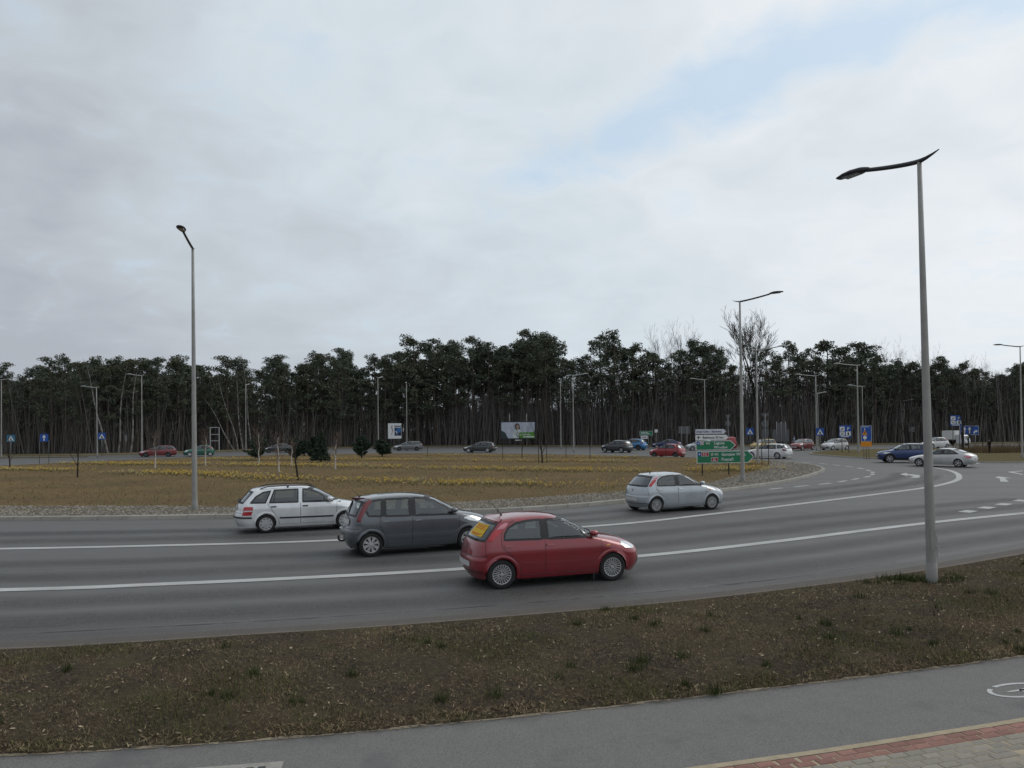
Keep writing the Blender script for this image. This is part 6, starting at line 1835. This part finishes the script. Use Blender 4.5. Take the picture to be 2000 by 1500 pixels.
for row in range(5):
    d0 = (1.5, 5.5, 10, 15, 21)[row]; step = (3.4, 3.8, 4.4, 5.0, 5.6)[row]
    s = rnd(0, 2)
    while s < len(EDGE) - 1:
        i = int(s); p, n_ = EDGE[i], en[i]
        dd = d0 + rnd(-1.6, 2.2)
        x, y = p[0] + n_[0] * dd, p[1] + n_[1] * dd
        s += step * rnd(.7, 1.35)
        az = x / y
        if not -.75 < az < .75: continue
        thin = .055 < az < .42
        if thin and row > 1: continue
        if thin and random.random() < .22: continue
        if .295 < az < .335 and random.random() < .8: continue
        if cnt >= 290: break
        h = forest_h(x, y) * (rnd(.76, 1.03) if row < 2 else rnd(.76, 1.0))
        where = next(w_ for lim, w_ in LANDMARK if az < lim)
        rowname = 'front' if row < 1 else ('second' if row < 2 else 'rear')
        pool = PINES if (-.12 < az < .45 and random.random() < .85) else PINES_LOW
        var = pool[random.randrange(len(pool))]
        t = plant('pine_tree', 'tall pine %s, %s row of the forest' % (where, rowname), 'tree', (('trunk', var[0]), ('crown', var[1])), x, y, h, 20.0, '%s row pines %s' % (rowname, where), None, h / 20.0 * rnd(.85, 1.25))
        cnt += 1
        PLACED.append((where, rowname, az, t))

ORD = ['first', 'second', 'third', 'fourth', 'fifth', 'sixth', 'seventh', 'eighth', 'ninth', 'tenth']
for key in sorted(set((w_, r_) for w_, r_, _, _ in PLACED)):
    if key[1] == 'rear': continue
    mem = sorted([q for q in PLACED if q[:2] == key], key=lambda q: q[2])
    for i, q in enumerate(mem):
        q[3]['label'] = '%s from left of the %s-row pines %s' % (ORD[min(i, 9)], key[1], key[0])

# --- deeper forest that reads as one mass
def deep_forest():
    rg = np.random.default_rng(5); random.seed(77)
    m = MB(); quads = []
    for _ in range(900):
        i = random.randrange(len(EDGE) - 1); p, n_ = EDGE[i], en[i]
        dd = rnd(14, 75); x, y = p[0] + n_[0] * dd, p[1] + n_[1] * dd
        az = x / y
        if not -.8 < az < .8 or .05 < az < .43: continue
        h = min(forest_h(x, y), 26) * rnd(.45, .88)
        m.tube([(x, y, 0), (x + rnd(-.4, .4), y, h * .9)], [.2, .06], 4, False)
        cl = [(x + rnd(-1.8, 1.8), y + rnd(-1.8, 1.8), h * rnd(.30, 1.0), rnd(.9, 1.6), rnd(.5, .9)) for _ in range(12)]
        quads.append(needle_clumps(cl, 16, .62, rg))
    tr = m.build('deep_forest_trunks', M_ptrunk)
    tag(tr, 'trunks deep inside the dark forest', 'forest', kind='stuff')
    tag(np_mesh('deep_forest_foliage', np.concatenate(quads), 4, M_pine), 'dark foliage deep inside the forest', 'forest', kind='stuff')
deep_forest()
def brush():
    rg = np.random.default_rng(9)
    n = 62000
    E_ = np.array(EDGE); Nn = np.array(en)
    wts = np.where((E_[:-1, 0] / E_[:-1, 1] > -.08) & (E_[:-1, 0] / E_[:-1, 1] < .7), 2.0, 1.0)
    ii = rg.choice(len(EDGE) - 1, n, p=wts / wts.sum())
    dd = rg.uniform(0.0, 42, n)
    base = E_[ii] + Nn[ii] * dd[:, None] + rg.normal(0, .5, (n, 2))
    az = base[:, 0] / base[:, 1]
    thin = (az > .055) & (az < .43)
    h = np.where(rg.random(n) < .35, rg.uniform(6, 13, n), rg.uniform(2.0, 8.0, n))
    h = np.where(thin, np.where(rg.random(n) < .30, rg.uniform(7.5, 15, n), rg.uniform(2.5, 7.2, n)), h)
    w = rg.uniform(.02, .065, n) * np.clip(h / 4, .6, 1.8)
    lean = rg.normal(0, .10, (n, 2)) * h[:, None]
    b0 = np.stack([base[:, 0], base[:, 1], np.zeros(n)], 1)
    tp = np.stack([base[:, 0] + lean[:, 0], base[:, 1] + lean[:, 1], h], 1)
    ang = rg.uniform(0, PI, n); sd = np.stack([np.cos(ang), np.sin(ang) * .4, 0 * ang], 1) * w[:, None]
    st = np.stack([b0 - sd, b0 + sd, tp + sd * .25, tp - sd * .25], 1).reshape(-1, 3)
    # side twigs
    k = 6; outs = [st]
    for _ in range(k):
        f = rg.uniform(.25, .98, n)[:, None]; o_ = b0 + (tp - b0) * f
        L = (rg.uniform(.3, 1.1, n) * np.clip(h / 5, .5, 1.7))[:, None]
        a = rg.uniform(0, 2 * PI, n); d = np.stack([np.cos(a), np.sin(a), rg.uniform(.3, 1.4, n)], 1) * L
        s2 = np.stack([0 * a, 0 * a, np.ones(n)], 1) * .016 + np.stack([np.cos(a + 1.57), np.sin(a + 1.57), 0 * a], 1) * .014
        outs.append(np.stack([o_ - s2, o_ + s2, o_ + d + s2 * .3, o_ + d - s2 * .3], 1).reshape(-1, 3))
    tag(np_mesh('forest_brush', np.concatenate(outs), 4, M_brush), 'bare grey-brown undergrowth along the forest edge', 'undergrowth', kind='stuff')
brush()

# --- single bare trees rising above the pines
T1 = bare_tree_meshes(5, 22, M_bark, M_twig, .58, .38, 6, .36, .95, (3, 4), minr=.017)
T2 = bare_tree_meshes(14, 22, M_bark, M_twig, .62, .42, 6, .30, .65, (3, 4), minr=.013)
for (x, y, h, mset, wd, lab) in ((43.2, 139.5, 25.2, T1, 1.2, 'big bare broad-crowned tree above the pines, tallest of the bare trees'), (35.2, 142, 24.2, T2, .75, 'bare round-topped tree left of the tallest bare tree'), (31.2, 144, 23.6, T2, .75, 'bare pale tree between dark pines, left of two other bare trees'),
                             (71.5, 138, 19.6, T2, .8, 'bare tree above the pines just left of the near lamp post'), (79.0, 139, 18.4, T2, .8, 'bare tree above the pines right of the near lamp post'), (86.5, 138, 16.6, T2, .7, 'bare tree at the right edge, behind the edge street lamp'), (18.5, 150, 19.0, T2, .8, 'hazy bare tree in the gap of the pines right of the billboard')):
    s_ = h / mset[2]
    plant('bare_tree', lab, 'tree', (('trunk', mset[0]), ('crown', mset[1])), x - mset[3] * s_ * wd, y - mset[4] * s_ * wd, h, mset[2], 'bare trees above the pines', 0.0, s_ * wd)
# --- darker roadside trees at the right
T3 = bare_tree_meshes(22, 9, M_bark, M_bark, .6, .38, 5, .17, .5, (2, 4))
plant('roadside_tree', 'dark leaning bare tree behind the lane sign at the right', 'tree', (('trunk', T3[0]), ('crown', T3[1])), 50.4, 86.0, 9.6, T3[2])['label'] = 'dark leaning bare tree beside the lane sign at the right'
plant('roadside_tree', 'dark bare tree between the blue car and the near lamp post', 'tree', (('trunk', T3[0]), ('crown', T3[1])), 62.0, 121, 12.5, T3[2])
for (x, y, hh, lab) in ((51.6, 87.0, 4.0, 'short dark trunk under the lane sign'), (53.4, 87.2, 3.2, 'thin dark trunk right of the lane sign'), (55.2, 86.6, 2.6, 'thin dark trunk right of the standing person'), (55.0, 83.2, 2.4, 'dark trunk beside the street lamp at the right edge')):
    b_ = bare_tree_meshes(int(x * 10), 4, M_bark, M_bark, .6, .5, 3, .10, .6, (2, 3))
    plant('young_tree', lab, 'tree', (('trunk', b_[0]), ('crown', b_[1])), x, y, hh, b_[2])

# --- white birches at the forest edge on the left
def birch_stem(x0, y0, tops, r=.13):
    for (tx, ty, h, lab) in tops:
        t = thing('birch_tree', lab, 'tree', (x0 + tx[0], y0, 0), 0, 'pale birches at the forest edge')
        m = MB(); pts = []
        for i in range(7):
            f = i / 6; pts.append(((tx[1] - tx[0]) * f ** 1.1 + .18 * math.sin(f * 7 + h), ty * f, h * f))
        m.tube(pts, [r, r * .9, r * .8, r * .68, r * .55, r * .4, r * .15], 6, False); m.build('trunk', M_birchf, t, True)
        m = MB()
        for i in range(26):
            f = rnd(.40, 1); k = min(5, int(f * 6)); p = Vector(pts[k]).lerp(Vector(pts[k + 1]), f * 6 - k)
            w = rnd(0, 6.28); L = rnd(.6, 2.0) * (1.3 - f * .6)
            q = branch_tube(m, p, p + Vector((math.cos(w) * L * .6, math.sin(w) * L * .6, L * rnd(.5, 1))), .028, .006, 3)
            for _ in range(2):
                e_ = q[2]; branch_tube(m, e_, e_ + Vector((rnd(-.5, .5), rnd(-.5, .5), rnd(.1, .6))), .010, .004, 3, .1, 2)
        m.build('crown', M_twig, t)
birch_stem(-60.4, 114.5, [((0, -3.6), .5, 14.0, 'white birch leaning left behind the left street lamps'), ((1.6, 2.8), 0, 13.2, 'white birch in the middle of the left group of three'), ((3.5, 4.4), 0, 12.6, 'white birch right of the left group, next to the street lamp')])
birch_stem(-46.2, 127.0, [((.2, -4.8), 0, 9.0, 'slanting pale birch, lowest of the fan on the left'), ((.9, -2.6), 0, 12.6, 'slanting pale birch, second of the fan on the left'), ((1.6, .2), 0, 15.0, 'tall pale birch, third of the fan on the left'), ((3.2, 1.6), 0, 15.2, 'pale upright birch right of the fan on the left')], .11)

# --- young trees on the island
def young_birch(x, y, h, label, k):
    t = thing('young_birch', label, 'tree', (x, y, .12), 0, 'young white birches on the island')
    random.seed(900 + k)
    m = MB(); pts = [(0, 0, -.05)]
    for i in range(1, 6): pts.append((rnd(-.05, .05) * i * .5, rnd(-.05, .05) * i * .5, h * .72 * i / 5))
    m.tube(pts, [.065, .058, .05, .04, .03, .02], 7, False); m.build('trunk', M_birch, t, True)
    m = MB()
    for i in range(34):
        f = rnd(.30, 1); j = min(4, int(f * 5)); p = Vector(pts[j]).lerp(Vector(pts[j + 1]), f * 5 - j)
        w = rnd(0, 6.28); L = h * rnd(.14, .34)
        q = branch_tube(m, p, p + Vector((math.cos(w) * L * rnd(.3, .7), math.sin(w) * L * rnd(.3, .7), L * rnd(.5, 1.1))), .016, .005, 3, .14)
        for _ in range(3): branch_tube(m, q[2], q[2] + Vector((rnd(-.35, .35), rnd(-.35, .35), rnd(.0, .4))), .007, .003, 3, .1, 2)
    m.build('crown', mat('birch_twigs', (.16, .125, .105), 1.0, island=.3), t)
for k, (x, y, h, lab) in enumerate(((-30.6, 65.8, 3.6, 'young white birch in front of the leftmost red car'), (-28.2, 70.6, 3.9, 'young white birch just right of the left lamp post'), (-23.3, 70.6, 4.0, 'young white birch in front of the low spreading pine'), (-17.5, 57.6, 3.7, 'young white birch nearest to the road, above the silver estate'), (-19.8, 68.9, 2.9, 'short young birch left of the dark pine group'), (-14.1, 61.2, 3.3, 'young white birch right of the dark spruce'))):
    young_birch(x, y, h, lab, k)
YT = [bare_tree_meshes(60 + k, 5, M_bark, mat('young_twigs', (.060, .050, .045), 1.0, island=.3), .55, .34, 5, .055, .7, (2, 4)) for k in range(3)]
for k, (x, y, h, lab) in enumerate(((-44.1, 67.5, 5.4, 'young bare tree at the left end of the flower band'), (-30.4, 53.7, 5.2, 'young bare tree standing alone on the left part of the island'), (-13.4, 48.1, 5.2, 'young bare tree right behind the roof of the silver estate'), (2.7, 69.0, 6.4, 'dense young bare tree with two stakes near the billboard'), (1.0, 81.2, 4.3, 'thin young bare tree in front of the billboard post'))):
    a_, b_, z_ = YT[k % 3][:3]
    plant('young_tree', lab, 'tree', (('trunk', a_), ('crown', b_)), x, y, h, z_, 'young bare trees on the island', None, h / z_ * 1.0)
for k, (x, y, h, lab) in enumerate(((2.35, 68.8, 1.9, 'left stake of the dense young tree'), (3.1, 69.0, 1.7, 'right stake of the dense young tree'), (-9.9, 90.0, 2.0, 'thin dark stake right of the small dark pines'), (-4.9, 96, 1.5, 'thin stake under the dark estate'), (-1.0, 79.0, 1.7, 'thin stake left of the dense young tree'), (5.6, 80.0, 1.8, 'thin stake left of the pair of lamps'), (7.9, 78.1, 1.8, 'thin stake right of the pair of lamps'), (15.9, 79.5, 1.9, 'left of two thin stakes before the bright red hatchback'), (17.0, 79.3, 1.9, 'right of two thin stakes before the bright red hatchback'), (21.0, 63.0, 2.4, 'dark stake at the tip of the large green sign'), (20.2, 62.2, 2.2, 'second dark stake at the tip of the large green sign'))):
    m = MB(); m.tube([(0, 0, -.1), (rnd(-.03, .03), 0, h * .5), (rnd(-.05, .05), 0, h)], [.032, .03, .026], 7)
    o = m.build('stake', M_bark); o.location = (x, y, .12); tag(o, lab, 'stake', 'tree stakes on the island')

# --- dark conifers on the island
def conifer(x, y, h, w, kind, label, k):
    rg = np.random.default_rng(300 + k); random.seed(300 + k)
    t = thing('conifer', label, 'tree', (x, y, .12), rnd(0, 6), 'small dark conifers on the island')
    m = MB(); m.tube([(0, 0, -.1), (0, 0, h * .5), (0, 0, h * .95)], [.09, .06, .015], 6, False)
    cl = []
    if kind == 'spruce':
        for i in range(15):
            f = i / 14; z = h * (.10 + .86 * f); r = w * (1 - f) ** .8 * .95 + .06
            nb = max(3, int(9 * (1 - f)) + 2)
            for j in range(nb):
                a = 2 * PI * j / nb + rnd(-.3, .3); rr = r * rnd(.75, 1.1)
                m.tube([(0, 0, z), (math.cos(a) * rr, math.sin(a) * rr, z - .12 * rr)], [.02, .006], 3, False)
                for q in (.45, .8, 1.0): cl.append((math.cos(a) * rr * q, math.sin(a) * rr * q, z - .10 * rr * q, .16 + .05 * (1 - f), .07))
        per, sz = 120, .13
    else:
        stems = 5 if kind == 'low' else 9
        for i in range(stems * 4):
            a = rnd(0, 6.28); f = rnd(.1, 1)
            rr = w * (rnd(.4, 1.0) if kind == 'low' else rnd(.35, 1.0) * math.sin(PI * min(1, .25 + .65 * f)))
            z0 = h * (.08 if kind == 'low' else .8 * f * .7); z1 = h * (rnd(.35, 1.0) if kind == 'low' else .15 + .80 * f)
            p0, p1 = Vector((0, 0, z0)), Vector((math.cos(a) * rr, math.sin(a) * rr, z1))
            branch_tube(m, p0, p1, .03, .01, 3)
            for q in (.5, .75, 1.0):
                c = p0.lerp(p1, q); cl.append((c.x, c.y, c.z, rnd(.20, .34), rnd(.16, .28)))
        for i in range(5): cl.append((rnd(-.1, .1), rnd(-.1, .1), h * rnd(.6, .98) if kind != 'low' else h * .5, .22, .22))
        per, sz = 190, .17
    m.build('trunk', M_bark, t)
    np_mesh('crown', needle_clumps(cl, per, sz, rg), 4, M_pine2, t)
for k, a_ in enumerate(((-26.8, 81.3, 2.3, 1.35, 'low', 'low spreading pine bush, leftmost of the island conifers'), (-23.4, 83.4, 2.3, .95, 'pine', 'dark round pine, left one of the dark group in the middle'), (-21.2, 82.4, 2.5, 1.0, 'pine', 'dark round pine beside the spruce'), (-18.9, 75.9, 3.1, .95, 'spruce', 'tapered dark spruce, tallest of the island conifers'), (-16.8, 85.7, 2.5, 1.05, 'pine', 'dark dense pine left of the grey estate'), (-15.2, 89.8, 2.0, 1.05, 'pine', 'small dark pine touching the front of the grey estate'), (-26.0, 96.0, 1.9, 1.2, 'pine', 'dark pine half hidden behind the low spreading bush'))):
    conifer(*a_, k)
# --- tall dry reeds at the far right verge
P = rng.uniform((50, 82), (64, 88), (9000, 2))
P = P[np_pip(P, [p for p in SPL])]
tag(np_mesh('dry_reeds', blades(P, np.full(len(P), .1), .4, 1.1, .03, 0, .35), 3, mat('reed', (.17, .125, .075), 1.0, island=.35)), 'tall dry grass at the right behind the standing person', 'grass', kind='stuff')
